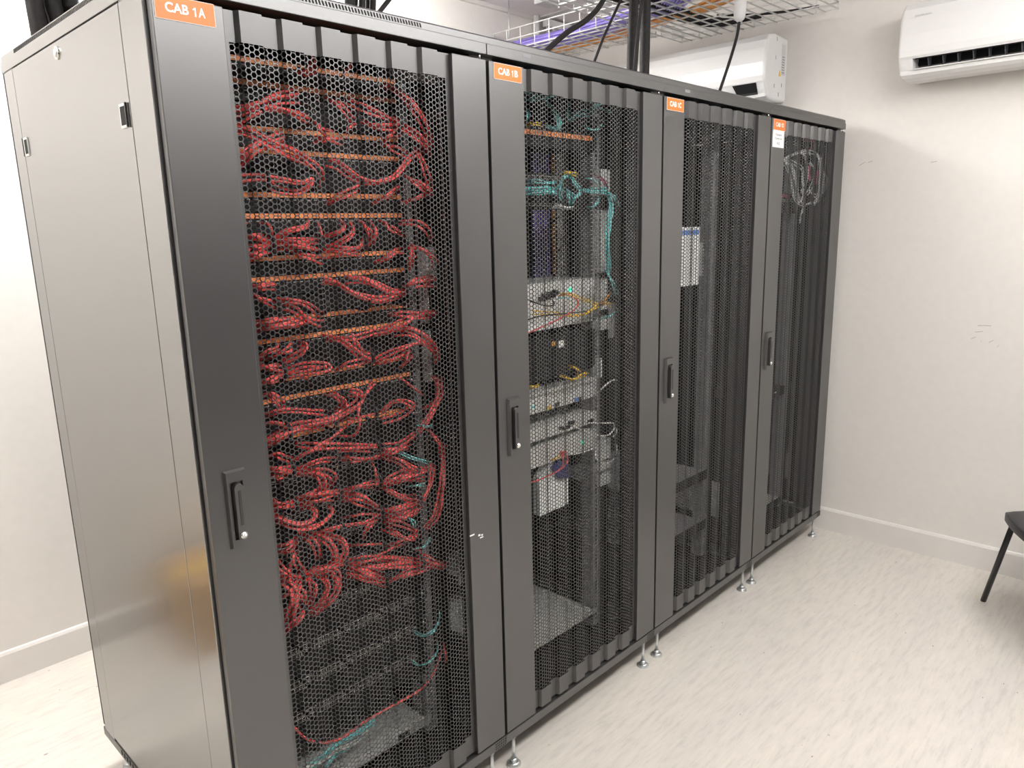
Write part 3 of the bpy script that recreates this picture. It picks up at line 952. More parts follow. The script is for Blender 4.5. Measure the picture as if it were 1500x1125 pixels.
B5 = [(5, [(80, 60), (150, 100), (200, 180), (170, 300), (110, 422)]), (2, [(90, 202), (170, 160), (240, 40)]), (4, [(100, 332), (180, 250), (220, 140), (300, 50)]), (3, [(110, 402), (180, 340), (230, 280), (250, 180)]),
      (2, [(150, 130), (240, 170), (230, 282)]), (3, [(260, 60), (300, 130), (270, 252)]), (4, [(310, 40), (370, 120), (340, 220), (280, 292)]), (3, [(380, 40), (430, 110), (400, 200), (290, 285)]), (2, [(230, 60), (370, 30), (430, 60), (430, 132)]),
      (3, [(470, 60), (580, 90), (700, 112)]), (4, [(480, 20), (600, 60), (700, 92)]), (4, [(705, 102), (820, 60), (935, 20)]), (3, [(900, 17), (1035, 12)])]
for zm, BB in ((2, B2), (3, B3), (4, B4), (5, B5)):
    for n, pts in BB:
        bundle(zm, n, pts)
bundle(3, 2, [(1190, 950), (1222, 1020), (1200, 1080), (1130, 1122)])
tag(TANGLE.build('patch_cable_tangle', origin='base', fix=False), 'remaining red patch cables tangled among the others throughout CAB 1A', 'cables', kind='stuff')
# the lone red cord sagging across the bottom of the rack
bundle(5, 1, [(185, 895), (250, 965), (340, 995), (450, 970), (560, 890), (700, 800), (850, 712), (910, 660), (960, 580), (1000, 470)], mname='red_cable', label='single red patch cord sagging across the bottom of CAB 1A below the switches', group=None)
bundle(5, 1, [(1008, 440), (1022, 490), (1018, 545)], label='short red cord end hanging at the lower right of the switches in CAB 1A')
for px, lb in (((850, 375), 'third'), ((838, 540), 'second')):
    ox = px[0] - 850; oy = px[1] - 375
    bundle(5, 2, [(850 + ox, 372 + oy), (900 + ox, 395 + oy), (955 + ox, 372 + oy), (990 + ox, 315 + oy), (990 + ox, 262 + oy)], mname='teal_cable', r=.002,
           label='aqua fibre cord looping out of the right end of the %s switch from the bottom' % lb, group='aqua fibre cords looping from the %s switch from the bottom' % lb, name='fibre_cable')
for pts, w in (([(1000, 380), (1070, 420), (1165, 442)], 'above the seventh switch from the bottom, right side'), ([(1040, 575), (1090, 565), (1135, 562)], 'beside the sixth switch from the bottom, right side'), ([(1035, 735), (1075, 770), (1080, 800)], 'beside the fifth switch from the bottom, right side'), ([(1070, 920), (1130, 900), (1165, 862)], 'above the fourth switch from the bottom, right side'), ([(1090, 235), (1140, 240), (1180, 240)], 'at the upper right, above all the switches')):
    bundle(4, 2, pts, mname='teal_cable', r=.002, ymid=.06, yend=.09, label='aqua fibre cord among red cords ' + w, group='aqua fibre cords ' + w, name='fibre_cable')

# white vertical cable trunk pieces seen down the right side of CAB 1A
for k, (xa, xb, za, zb_) in enumerate(((.685, .785, 1.972, 2.004), (.700, .735, 1.478, 1.56), (.698, .708, 1.36, 1.46), (.700, .709, 1.20, 1.34))):
    mb = MB(); mb.box(xa, xb, .150, .182, za, zb_, M['white_label'])
    tag(mb.build('cable_duct', bevel=.002, origin='base'), 'white cable duct piece beside the red cords in CAB 1A, ' + ['topmost under the roof', 'second from the top', 'third from the top', 'lowest of four'][k], 'cable duct', 'white duct pieces in CAB 1A')
mb = MB()
# silver box at the foot of CAB 1A
def silver_unit(name, cx, z0, z1, y0, y1, label, cat, wide=.218, ears=True, group=None):
    t = empty(name, (cx, y0, z0), label, cat, group)
    mb = MB(); mb.box(cx - wide, cx + wide, y0, y1, z0, z1, M['silver']); mb.build('casing', t, bevel=.002)
    if ears:
        for s in (-1, 1):
            mb = MB(); mb.box(cx + s * .2415 - (.0255 if s > 0 else 0), cx + s * .2415 + (.0255 if s < 0 else 0), y0 - .002, y0 + .001, z0 + .002, z1 - .001, M['silver']); mb.build('mounting_ear', t)
    return t


t = silver_unit('rack_server', CX[0], .192, .222, .150, .56, 'flat silver server at the bottom of CAB 1A under aqua cords', 'server')
mb = MB(); mb.box(CX[0] + .12, CX[0] + .16, .1485, .15, .198, .214, M['deep']); mb.box(CX[0] - .19, CX[0] + .08, .1485, .15, .198, .216, M['ac_grey']); mb.build('front_bezel', t)
t = silver_unit('rack_server', CX[1], .213, .235, .150, .62, 'flat silver server at the bottom of CAB 1B under coiled aqua cords', 'server')
# aqua cord hank across the silver server of 1A
bundle(12, 5, [(250, 725), (350, 660), (440, 570), (560, 500), (680, 420), (740, 370)], depth=(.13, .20), mname='teal_cable', r=.0022, label='aqua fibre cord lying in a hank across the silver server of CAB 1A', group='aqua hank across the silver server of CAB 1A', name='fibre_cable')
bundle(12, 3, [(380, 725), (430, 650), (520, 590), (640, 500)], depth=(.12, .17), mname='teal_cable', r=.0022, label='aqua fibre cord hanging over the front of the silver server of CAB 1A', group='aqua cords over the front of the server of CAB 1A', name='fibre_cable')
bundle(12, 3, [(230, 725), (330, 690), (470, 590), (600, 530), (700, 450)], depth=(.115, .165), mname='white_cable', r=.0022, label='white cord mixed into the aqua hank on the silver server of CAB 1A', group='white cords in the aqua hank of CAB 1A', name='fibre_cable')

# --------------------------------------------------------------- CAB 1B contents
cx = CX[1]
t = empty('fibre_patch_bay', (cx, YR, 1.86), 'black fibre panel with one salmon-red strip near the top of CAB 1B', 'fibre panel')
mb = MB(); mb.box(cx - .241, cx + .241, YR, YR + .004, 1.838, 1.90, M['inner']); mb.box(cx - .21, cx + .21, YR + .004, YR + .15, 1.84, 1.895, M['inner']); mb.build('panel_body', t)
mb = MB(); mb.box(cx - .232, cx + .214, YR - .003, YR, 1.870, 1.884, M['strip']); tag(mb.build('label_strip', t), 'salmon-red label strip')
t = empty('fibre_patch_bay', (cx, YR, 1.66), 'dark fibre panel crossed by the thick aqua bundle in CAB 1B', 'fibre panel')
mb = MB(); mb.box(cx - .241, cx + .241, YR + .02, YR + .024, 1.655, 1.765, M['inner']); mb.build('panel_body', t)
mb = MB(); port_row(mb, cx - .10, cx + .10, 12, 1.752, .012, .009, YR + .02, .001); port_row(mb, cx - .10, cx + .10, 12, 1.672, .012, .009, YR + .02, .001); tag(mb.build('port_row', t), 'two rows of cream fibre connectors')

# columns of cables at the rear of 1B
YRR = .50
for (pa, pb, n, mn, nm, ds, r) in ((781, 805.5, 9, 'purple_cable', 'network_cable', 'purple network cable', .0052), (807.5, 813, 2, 'orange_cable', 'network_cable', 'orange network cable', .0055), (815, 827, 5, 'white_cable', 'network_cable', 'white network cable', .0046)):
    a = at_y(pa, 320, YRR); c = at_y(pb, 320, YRR)
    for k in range(n):
        x = a.x + (c.x - a.x) * (k + .5) / n
        pts = [(x + RR.uniform(-.002, .002), YRR + (k % 2) * .004 + RR.uniform(-.001, .001), z) for z in (1.27, 1.4, 1.55, 1.7, 1.85, 1.97)]
        pts[0] = (pts[0][0], YRR + .01, 1.27)
        single(nm, M[mn], pts, r, '%s hanging straight down the rear of CAB 1B' % ds, 'cable', '%ss hanging at the rear of CAB 1B' % ds)
single('network_cable', M['black_cable'], [at_y(800, 338, .4), at_y(810, 325, .4), at_y(825, 315, .4)], .003, 'thin black cable slanting across the orange cables in CAB 1B', 'cable')
single('network_cable', M['black_cable'], [at_y(826, 355, .4), at_y(812, 378, .4), at_y(808, 398, .4), at_y(818, 406, .4), at_y(828, 402, .4)], .003, 'thin black cable looped over the white cables in CAB 1B', 'cable')


def b1(zm, n, pts, mname, label, group=None, r=.0022, depth=None, **kw):
    return bundle(zm, n, pts, mname=mname, label=label, group=group or (label + 's' if n > 1 else None), r=r, depth=depth, name='fibre_cable', ymid=.08, yend=.12, **kw)


T = 'teal_cable'
b1(9, 4, [(80, 240), (200, 250), (330, 220), (440, 190), (520, 165)], T, 'aqua fibre cord drooping at the top left of CAB 1B')
b1(9, 2, [(110, 130), (200, 200), (260, 100), (300, 90)], T, 'aqua fibre cord curling under the roof of CAB 1B')
b1(9, 3, [(340, 225), (420, 310), (500, 420), (545, 520), (560, 610), (510, 650), (380, 600)], T, 'aqua fibre cord sweeping down in a hook above the salmon-red strip of CAB 1B')
b1(9, 2, [(570, 370), (580, 500), (590, 590), (520, 640), (380, 590)], T, 'aqua fibre cord in the small hook above the salmon-red strip of CAB 1B')
b1(9, 2, [(700, 310), (685, 420), (680, 520)], T, 'aqua fibre cord hanging straight at the top middle of CAB 1B')
b1(9, 6, [(690, 520), (800, 450), (950, 420), (1130, 310)], T, 'aqua fibre cord in the fan rising to the right at the top of CAB 1B')
b1(9, 2, [(910, 430), (970, 360), (985, 260)], T, 'aqua fibre cord branching upward at the top right of CAB 1B')
b1(9, 3, [(1200, 400), (1250, 400), (1270, 440)], T, 'short aqua fibre cord at the right side near the roof of CAB 1B')
b1(9, 1, [(900, 570), (960, 640), (1080, 640), (1160, 540)], T, 'aqua fibre cord drooping in an open loop at the top right of CAB 1B')
b1(9, 2, [(90, 330), (140, 460), (100, 540)], T, 'aqua fibre cord hanging at the upper left edge of CAB 1B')
b1(9, 2, [(110, 600), (220, 575), (320, 600)], 'yellow_cable', 'pale yellow fibre cord lying on the salmon-red strip of CAB 1B')
b1(10, 9, [(60, 565), (200, 560), (320, 560), (400, 555), (500, 575)], T, 'aqua fibre cord in the thick flat bundle at the left of CAB 1B', fan=1.1)
b1(10, 2, [(120, 435), (250, 420), (400, 440), (520, 435)], T, 'aqua fibre cord just above the thick flat bundle in CAB 1B')
b1(10, 4, [(480, 560), (560, 480), (600, 400), (650, 360), (720, 340)], T, 'aqua fibre cord rising from the flat bundle to the cream connectors in CAB 1B')
b1(10, 3, [(570, 400), (590, 520), (580, 640), (610, 720)], T, 'aqua fibre cord standing upright left of the diamond gap in CAB 1B')
b1(10, 4, [(700, 350), (760, 440), (840, 520)], T, 'aqua fibre cord along the upper right edge of the diamond gap in CAB 1B')
b1(10, 4, [(850, 550), (790, 640), (720, 740)], T, 'aqua fibre cord along the lower right edge of the diamond gap in CAB 1B')
b1(10, 4, [(640, 540), (720, 600), (780, 660)], T, 'aqua fibre cord crossing the diamond gap in CAB 1B')
b1(10, 2, [(640, 560), (690, 660), (715, 760)], T, 'aqua fibre cord hanging under the diamond gap in CAB 1B')
b1(10, 7, [(860, 540), (1000, 555), (1150, 560), (1210, 570)], T, 'aqua fibre cord in the neat bundle right of the diamond gap in CAB 1B', fan=1.0)
b1(10, 1, [(890, 400), (980, 390), (1060, 440), (1120, 520)], T, 'aqua fibre cord arching above the neat bundle in CAB 1B')
b1(10, 2, [(940, 800), (1020, 780), (1080, 710), (1130, 620)], T, 'aqua fibre cord curving below the neat bundle in CAB 1B')
b1(10, 3, [(1200, 570), (1280, 620), (1340, 680), (1370, 770)], T, 'aqua fibre cord spreading right from the end of the neat bundle in CAB 1B')
b1(10, 6, [(1200, 580), (1250, 680), (1265, 800), (1240, 950), (1220, 1130), (1215, 1280), (1225, 1480), (1235, 1680)], T, 'aqua fibre cord running down the white duct of CAB 1B', fan=1.1)
b1(6, 4, [(1205, -30), (1260, 80), (1310, 200), (1365, 310)], T, 'aqua fibre cord slanting away at the foot of the white duct of CAB 1B')
b1(6, 2, [(1130, 620), (1220, 600), (1290, 560), (1360, 510)], T, 'short aqua fibre cord right of the white fibre tray of CAB 1B')
b1(10, 3, [(1050, 350), (1110, 370), (1170, 430), (1205, 520)], 'pink_cable', 'dark red cord beside the top of the white duct of CAB 1B')
b1(10, 3, [(560, 330), (650, 310), (740, 310), (800, 340)], 'yellow_cable', 'yellow-tipped cord end above the diamond gap in CAB 1B')
b1(10, 3, [(440, 790), (560, 770), (650, 790), (740, 790)], 'white_cable', 'cream cord along the lower connectors in CAB 1B')

# white duct pieces on the right of 1B
for k, (xa, xb, za, zb_, wz) in enumerate(((1.446, 1.502, 1.705, 1.785, 'topmost, behind the aqua bundle'), (1.446, 1.496, 1.45, 1.655, 'tall one beside the aqua cords'), (1.444, 1.492, 1.325, 1.43, 'right of the white fibre tray'), (1.446, 1.512, 1.255, 1.30, 'just below the white fibre tray'), (1.446, 1.462, 1.09, 1.16, 'narrow one above the silver units'), (1.448, 1.51, .79, .865, 'beside the lowest silver unit'), (1.448, 1.51, .752, .778, 'thin one between two black straps'), (1.448, 1.51, .695, .742, 'lowest of all'))):
    mb = MB(); mb.box(xa, xb, .145, .182, za, zb_, M['white_label'])
    tag(mb.build('cable_duct', bevel=.002, origin='base'), 'white cable duct piece at the right of CAB 1B, ' + wz, 'cable duct', 'white duct pieces in CAB 1B')

# white fibre tray
t = empty('fibre_tray', (cx, YR, 1.29), 'large white fibre tray with yellow and red cords in CAB 1B', 'fibre tray')
mb = MB(); mb.box(cx - .24, cx + .24, YR + .006, YR + .20, 1.29, 1.435, M['silver']); mb.build('tray_body', t, bevel=.002)
mb = MB(); mb.box(cx - .24, cx + .05, YR - .012, YR + .006, 1.292, 1.312, M['white_label']); mb.build('front_lip', t, bevel=.001)
mb = MB(); mb.box(cx + .07, cx + .235, YR + .004, YR + .006, 1.383, 1.428, M['ac_grey']); mb.cyl((cx + .105, YR + .004, 1.405), (0, -1, 0), .006, .004, M['green'], 12); mb.build('cover_plate', t)
mb = MB()
for k in range(10):
    p = at_y(760 + (300 + 24 * k) / 9.375, 400 + (350 - 9 * k + 30 * math.sin(k * 2.1)) / 9.375, YR)
    mb.box(p.x - .007, p.x + .006, YR - .008, YR + .006, p.z - .005, p.z + .005, M['plastic'])
mb.build('connector_cluster', t)
for (n, pts, mn, lb) in ((2, [(560, 290), (700, 280), (850, 340), (980, 400), (1100, 450)], 'yellow_cable', 'yellow fibre cord arching over the white tray to the right in CAB 1B'),
                         (2, [(1100, 450), (1000, 520), (880, 570), (720, 580), (500, 555), (200, 550)], 'yellow_cable', 'yellow fibre cord running along the lower edge of the white tray in CAB 1B'),
                         (2, [(1120, 430), (1190, 370), (1270, 260)], 'orange_cable', 'orange cord end poking up right of the white tray in CAB 1B'),
                         (2, [(1130, 440), (1200, 410), (1290, 450)], 'yellow_cable', 'short yellow cord end right of the white tray in CAB 1B'),
                         (1, [(560, 300), (640, 280), (740, 310), (810, 380), (800, 450), (720, 520), (560, 610), (400, 690), (250, 765), (110, 835)], 'red_cable', 'red fibre cord curling across the front of the white tray in CAB 1B'),
                         (1, [(480, 365), (560, 350), (620, 340), (690, 350)], 'teal_cable', 'short green-tinted cord among the black connectors of the white tray in CAB 1B'),
                         (1, [(100, 350), (200, 400), (330, 450), (440, 455), (480, 410), (460, 375)], 'black_cable', 'thin black cord drooping at the left of the white tray in CAB 1B'),
                         (1, [(110, 640), (300, 600), (500, 575), (760, 540), (980, 510)], 'black_cable', 'thin black cord along the lower edge of the white tray in CAB 1B')):
    b1(6, n, pts, mn, lb, r=.0026 if mn == 'red_cable' else .0022)

# dark unit with orange button
t = empty('power_unit', (cx, YR, 1.125), 'dark grey unit with an orange spot and white sticker between trays in CAB 1B', 'power unit')
mb = MB(); mb.box(cx - .222, cx + .16, YR + .01, YR + .3, 1.125, 1.27, M['inner']); mb.box(cx - .2415, cx + .2415, YR + .006, YR + .01, 1.13, 1.265, M['inner']); mb.build('casing', t, bevel=.002)
p = at_y(812, 504, YR)
mb = MB(); mb.cyl((p.x, YR + .006, p.z), (0, -1, 0), .009, .004, M['orange_cable'], 14); tag(mb.build('button', t), 'orange round button')
p = at_y(823.5, 504, YR)
mb = MB(); mb.box(p.x - .014, p.x + .014, YR + .004, YR + .006, p.z - .011, p.z + .011, M['white_label']); tag(mb.build('sticker', t), 'white sticker')
# silver units
UNITS = [(1.028, 1.100, 'silver unit with a blue connector below the yellow cords in CAB 1B', .40), (.936, .980, 'slim silver unit with white cords at its right in CAB 1B, middle of three', .42), (.850, .916, 'silver unit with a green light and a red cord, lowest of three in CAB 1B', .40)]
for k, (za, zb_, lb, yd) in enumerate(UNITS):
    t = silver_unit('media_converter', cx, za, zb_, YR, yd, lb, 'network unit', wide=.222)
    mb = MB()
    if k == 0:
        for (px, py) in ((815.5, 592), (848, 584)): p = at_y(px, py, YR); mb.box(p.x - .008, p.x + .008, YR - .006, YR, p.z - .006, p.z + .006, M['plastic'])
        p = at_y(843.5, 585, YR); mb.box(p.x - .009, p.x + .009, YR - .005, YR, p.z - .006, p.z + .006, M['blue'])
        mb.build('connector', t)
        mb = MB(); mb.box(cx - .225, cx + .215, YR - .012, YR, 1.090, 1.100, M['silver']); mb.build('top_lip', t)
        mb = MB(); p = at_y(781, 596, YR); mb.box(p.x - .006, p.x + .006, YR - .002, YR, p.z - .005, p.z + .005, M['teal_cable']); p = at_y(804, 597, YR); mb.box(p.x - .008, p.x + .008, YR - .002, YR, p.z - .006, p.z + .006, M['yellow']); mb.build('port_caps', t)
    elif k == 1:
        for (px, py) in ((820, 627), (826, 627), (831, 625), (834, 619), (838, 618), (862, 617), (866, 615)):
            p = at_y(px, py, YR); mb.box(p.x - .006, p.x + .006, YR - .007, YR, p.z - .005, p.z + .005, M['plastic'])
        mb.build('connector', t)
    else:
        p = at_y(853, 648, YR); mb.cyl((p.x, YR, p.z), (0, -1, 0), .006, .003, M['green'], 12)
        tag(mb.build('indicator_light', t), 'green indicator light')
        mb = MB(); p = at_y(823, 664, YR); mb.box(p.x - .01, p.x + .012, YR - .012, YR, p.z - .007, p.z + .007, M['red_cable']); mb.build('connector', t)
for (n, pts, mn, lb) in ((3, [(560, 290), (660, 310), (760, 330), (850, 280), (930, 260)], 'yellow_cable', 'yellow cord lying in a slack curve on top of the silver units in CAB 1B'),
                         (2, [(680, 180), (740, 160), (800, 190), (830, 250)], 'yellow_cable', 'thin yellow cord arching above the silver units in CAB 1B'),
                         (3, [(110, 455), (180, 440), (260, 430)], 'yellow_cable', 'short yellow cord at the left end of the upper silver unit in CAB 1B'),
                         (1, [(1060, 540), (1130, 470), (1220, 390), (1290, 350), (1340, 355)], 'white_cable', 'white cord arching away from the upper silver unit in CAB 1B'),
                         (1, [(760, 985), (850, 1030), (980, 1075), (1120, 1110), (1230, 1090), (1300, 1010), (1290, 945), (1180, 940), (960, 935)], 'white_cable', 'white cord in a long loop right of the slim silver unit in CAB 1B'),
                         (1, [(1310, 960), (1345, 1040), (1290, 1130)], 'white_cable', 'short white cord at the right of the long white loop in CAB 1B')):
    b1(7, n, pts, mn, lb, r=.0025)
for (n, pts, mn, lb) in ((1, [(650, 330), (760, 325), (900, 305), (1030, 260), (1110, 220)], 'white_cable', 'white cord leaving the lowest silver unit to the right in CAB 1B'),
                         (1, [(1100, 240), (1045, 310), (1080, 410), (1180, 450), (1290, 410), (1345, 310), (1340, 200)], 'white_cable', 'white cord looped round the lower duct piece in CAB 1B'),
                         (1, [(600, 310), (670, 360), (680, 430), (620, 500), (480, 580), (300, 660), (130, 725)], 'red_cable', 'red cord hooking down from the lowest silver unit in CAB 1B'),
                         (1, [(580, 330), (610, 400), (600, 500)], 'red_cable', 'short red cord beside the hooked red cord in CAB 1B'),
                         (1, [(440, 400), (490, 400), (540, 340)], 'yellow_cable', 'short pale yellow cord under the lowest silver unit in CAB 1B')):
    b1(8, n, pts, mn, lb, r=.0028)
# white carton panel and dark blue bag
a = at_y(790, 703, .17); c = at_y(833, 745, .17)
mb = MB(); mb.prism([(a.x, .668), (a.x + .148, .668), (a.x + .148, .80), (a.x + .06, .845), (a.x, .80)], 'y', .17, .20, M['paper']); tag(mb.build('carton', bevel=.002, origin='base'), 'white carton below the silver units in CAB 1B', 'carton')
mb = MB(); a = at_y(816, 690, .16)
mb.prism([(a.x - .03, a.z + .02), (a.x + .01, a.z - .03), (a.x + .06, a.z - .04), (a.x + .06, a.z + .01), (a.x + .01, a.z + .035)], 'y', .155, .168, M['darkblue']); tag(mb.build('plastic_bag', bevel=.004, origin='base'), 'dark blue plastic bag over the white carton in CAB 1B', 'bag')
# aqua coil on the lower server
mb = MB()
for j in range(4):
    c0 = Vector((cx - .14, .30, .2385 + j * .0035))
    pts = [c0 + Vector((math.cos(a_) * (.09 - .006 * j), math.sin(a_) * (.11 - .008 * j), .002 * math.sin(3 * a_ + j))) for a_ in [2 * math.pi * q / 24 for q in range(25)]]
    single('fibre_cable', M['teal_cable' if j % 2 == 0 else 'white_cable'], pts, .0022, ('aqua' if j % 2 == 0 else 'white') + ' fibre cord coiled on the silver server at the bottom of CAB 1B', 'cable', ('aqua' if j % 2 == 0 else 'white') + ' cords coiled at the bottom of CAB 1B', step=2)
# pale crumpled bag and metal shelf behind
mb = MB(); mb.box(cx - .16, cx + .2, .46, .62, .40, .405, M['rail']); mb.box(cx - .16, cx + .2, .458, .462, .37, .405, M['rail'])
tag(mb.build('rack_shelf', origin='base'), 'grey metal shelf low at the rear of CAB 1B', 'shelf')

# --------------------------------------------------------------- CAB 1C and 1D contents
cx = CX[2]
a = at_y(991, 333, .14); c = at_y(1023, 416, .14)
t = empty('document_wallet', (a.x, .14, c.z), 'white printed document with a blue heading hanging inside CAB 1C', 'document')
mb = MB(); mb.box(a.x - .005, c.x, .14, .144, c.z - .002, a.z, M['paper']); mb.build('sheet', t)
mb = MB()
mb.box(a.x + .005, c.x - .006, .1385, .14, a.z - .03, a.z - .012, M['blue'])
for k in range(12): mb.box(a.x + .008, c.x - .015 - .02 * (k % 3), .1388, .14, a.z - .048 - k * .013, a.z - .046 - k * .013, M['pale_txt'])
mb.build('print', t)
mb = MB(); p = at_y(1029, 400, .15); mb.box(p.x - .004, p.x + .004, .15, .17, p.z - .01, p.z + .12, M['white_label']); tag(mb.build('cable_duct', origin='base'), 'thin white duct strip beside the document in CAB 1C', 'cable duct')
for k, (z, lb) in enumerate(((.56, 'upper'), (.33, 'lower'))):
    t = empty('rack_shelf', (cx, YR, z), '%s black perforated shelf inside CAB 1C' % lb, 'shelf', 'shelves in CAB 1C')
    mb = MB(); mb.box(cx - .222, cx + .222, YR, .62, z, z + .003, M['rail']); mb.build('shelf_plate', t)
    mb = MB(); mb.box(cx - .2415, cx + .2415, YR - .002, YR, z - .04, z + .003, M['inner']); mb.build('shelf_front', t)
t = empty('rack_server', (cx, YR, 1.0), 'dark server with a plain front in the upper part of CAB 1C', 'server')
mb = MB(); mb.box(cx - .222, cx + .15, .40, .75, 1.0, 1.34, M['inner']); mb.build('casing', t)
mb = MB(); mb.box(cx - .2, cx - .1, .398, .40, 1.16, 1.30, M['rail']); mb.build('front_grille', t)
for k in range(2):
    single('network_cable', M['grey_cable'], [at_y(1008 + 3 * k, 200, .3), at_y(1014, 202 - k, .3), at_y(1022, 198 + 3 * k, .3)], .003, 'short pale cable high up inside CAB 1C', 'cable', 'short pale cables high up inside CAB 1C')
cx = CX[3]
t = empty('rack_shelf', (cx, YR, .20), 'grey metal shelf at the bottom of CAB 1D', 'shelf')
mb = MB(); mb.box(cx - .222, cx + .222, YR, .62, .214, .217, M['silver']); mb.build('shelf_plate', t)
mb = MB(); mb.box(cx - .2415, cx + .2415, YR - .002, YR, .18, .217, M['inner']); mb.build('shelf_front', t)
t = empty('network_switch', (cx, YR, .76), 'black switch with a tiny pale light in the middle of CAB 1D', 'network switch')
mb = MB(); mb.box(cx - .222, cx + .222, YR, YR + .25, .76, .803, M['inner']); mb.build('chassis', t, bevel=.001)
mb = MB(); mb.box(cx + .10, cx + .125, YR - .001, YR, .785, .79, M['white_label']); mb.build('status_light', t)
mb = MB(); mb.box(cx - .05, cx + .05, YR - .001, YR, .79, .793, M['port']); mb.build('trim_strip', t)
t = empty('patch_bay', (cx, YR, 1.66), 'dark patch panel behind the pale cable loops in CAB 1D', 'patch panel')
mb = MB(); mb.box(cx - .2415, cx + .2415, YR, YR + .01, 1.64, 1.73, M['inner']); mb.build('panel_body', t)
mb = MB(); port_row(mb, cx - .2, cx + .2, 24, 1.70, .012, .012, YR, .001); mb.build('port_row', t)
YD = .055
L11 = [([(155, 330), (250, 290), (370, 250), (430, 262), (470, 300)], 'arching over the loops'),
       ([(160, 335), (230, 420), (270, 560), (300, 700), (330, 850), (380, 870), (395, 800)], 'falling in the long left loop'),
       ([(165, 345), (260, 450), (300, 640), (300, 780)], 'beside the long left loop'),
       ([(155, 400), (210, 520), (250, 680), (290, 820), (360, 880)], 'lowest of the left loops'),
       ([(180, 340), (280, 400), (360, 460), (370, 620), (375, 780), (350, 860)], 'hanging straight at the left middle'),
       ([(340, 250), (400, 330), (420, 480), (410, 640), (360, 740)], 'hanging in the middle'),
       ([(450, 385), (500, 450), (500, 580), (470, 680), (420, 760)], 'curving inward at the middle'),
       ([(380, 255), (480, 260), (550, 300), (575, 400), (580, 560), (570, 700), (530, 830), (500, 870)], 'making the big right loop'),
       ([(520, 280), (560, 340), (575, 480), (570, 640), (585, 740), (550, 850)], 'inside the big right loop'),
       ([(600, 320), (600, 480), (610, 620), (590, 740)], 'hanging right of the big loop'),
       ([(630, 520), (655, 590), (645, 680), (600, 750)], 'farthest right of the loops'),
       ([(400, 880), (440, 870), (520, 850), (570, 760)], 'along the bottom of the loops'),
       ([(340, 1100), (350, 1000), (380, 900)], 'trailing below the loops'),
       ([(430, 700), (480, 740), (540, 790)], 'crossing low at the middle')]
for pts, w in L11:
    bundle(11, 2, pts, depth=YD, mname='grey_cable', r=.0026, label='pale grey cable in the CAB 1D hank, ' + w, group='pale grey cables in CAB 1D ' + w, name='network_cable', ymid=YD, yend=YD)
for n, pts, w in ((3, [(360, 100), (420, 110), (480, 130), (520, 180)], 'under the roof'), (3, [(470, 110), (480, 170), (470, 230)], 'hanging at the top middle'), (2, [(650, 230), (680, 310), (660, 440), (620, 530)], 'curving down the right side'), (2, [(540, 480), (535, 560), (525, 640)], 'behind the big grey loop'), (2, [(450, 420), (450, 520), (455, 600)], 'behind the middle grey cable'), (2, [(125, 770), (180, 775), (220, 790)], 'at the left below the grey loops')):
    bundle(11, n, pts, depth=.09, mname='pink_cable', r=.0026, label='dark pink cable ' + w + ' in CAB 1D', group='dark pink cables ' + w + ' in CAB 1D', name='network_cable')

# ------------------------------------------------------------------ overhead: basket trays and cables
ZT = 2.545
t = empty('cable_tray', (2.0, .48, ZT), 'wide white wire basket tray running above the cabinets to the right wall', 'cable tray')
WR = .0034
X0, X1, Y0, Y1 = 0.2, 3.12, .06, .87
mb = MB()
ny = 14
for k in range(ny + 1):
    y = Y0 + (Y1 - Y0) * k / ny
    mb.tube([(X0, y, ZT), (X1, y, ZT)], WR, M['wire'], 6)
for s in (Y0, Y1):
    for dz in (.03, .06): mb.tube([(X0, s, ZT + dz), (X1, s, ZT + dz)], WR, M['wire'], 6)
mb.build('long_wires', t)
mb = MB()
nx = 29
for k in range(nx + 1):
    x = X0 + (X1 - X0) * k / nx
    mb.tube([(x, Y0, ZT + .06), (x, Y0, ZT + .004), (x, Y1, ZT + .004), (x, Y1, ZT + .06)], WR, M['wire'], 6)
for dz in (.03, .06): mb.tube([(X1, Y0, ZT + dz), (X1, Y1, ZT + dz)], WR, M['wire'], 6)
for k in range(9):
    y = Y0 + (Y1 - Y0) * k / 8
    mb.tube([(X1, y, ZT), (X1, y, ZT + .06)], WR, M['wire'], 6)
mb.build('cross_wires', t)
for x in (1.0, 2.3):
    for y in (.12, .81):
        mb = MB(); mb.tube([(x, y, ZT), (x, y, ZC)], .004, M['zinc'], 8); mb.build('hanger_rod', t)
TX0, TX1 = 2.53, 2.90
ZT1 = 2.545
t = empty('cable_tray', (2.7, 1.3, ZT1), 'narrower white wire basket tray filled with purple cables, leading to the back wall', 'cable tray')
mb = MB()
for k in range(8):
    x = TX0 + (TX1 - TX0) * k / 7
    mb.tube([(x, Y1, ZT1), (x, YB - .02, ZT1)], WR, M['wire'], 6)
for s in (TX0, TX1):
    for dz in (.05, .10): mb.tube([(s, Y1, ZT1 + dz), (s, YB - .02, ZT1 + dz)], WR, M['wire'], 6)
mb.build('long_wires', t)
mb = MB()
for k in range(9):
    y = Y1 + .02 + k * .1
    mb.tube([(TX0, y, ZT1 + .10), (TX0, y, ZT1 - .004), (TX1, y, ZT1 - .004), (TX1, y, ZT1 + .10)], WR, M['wire'], 6)
mb.build('cross_wires', t)
mb = MB(); mb.tube([(TX0 + .03, 1.6, ZT1), (TX0 + .03, 1.6, ZC)], .004, M['zinc'], 8); mb.build('hanger_rod', t)
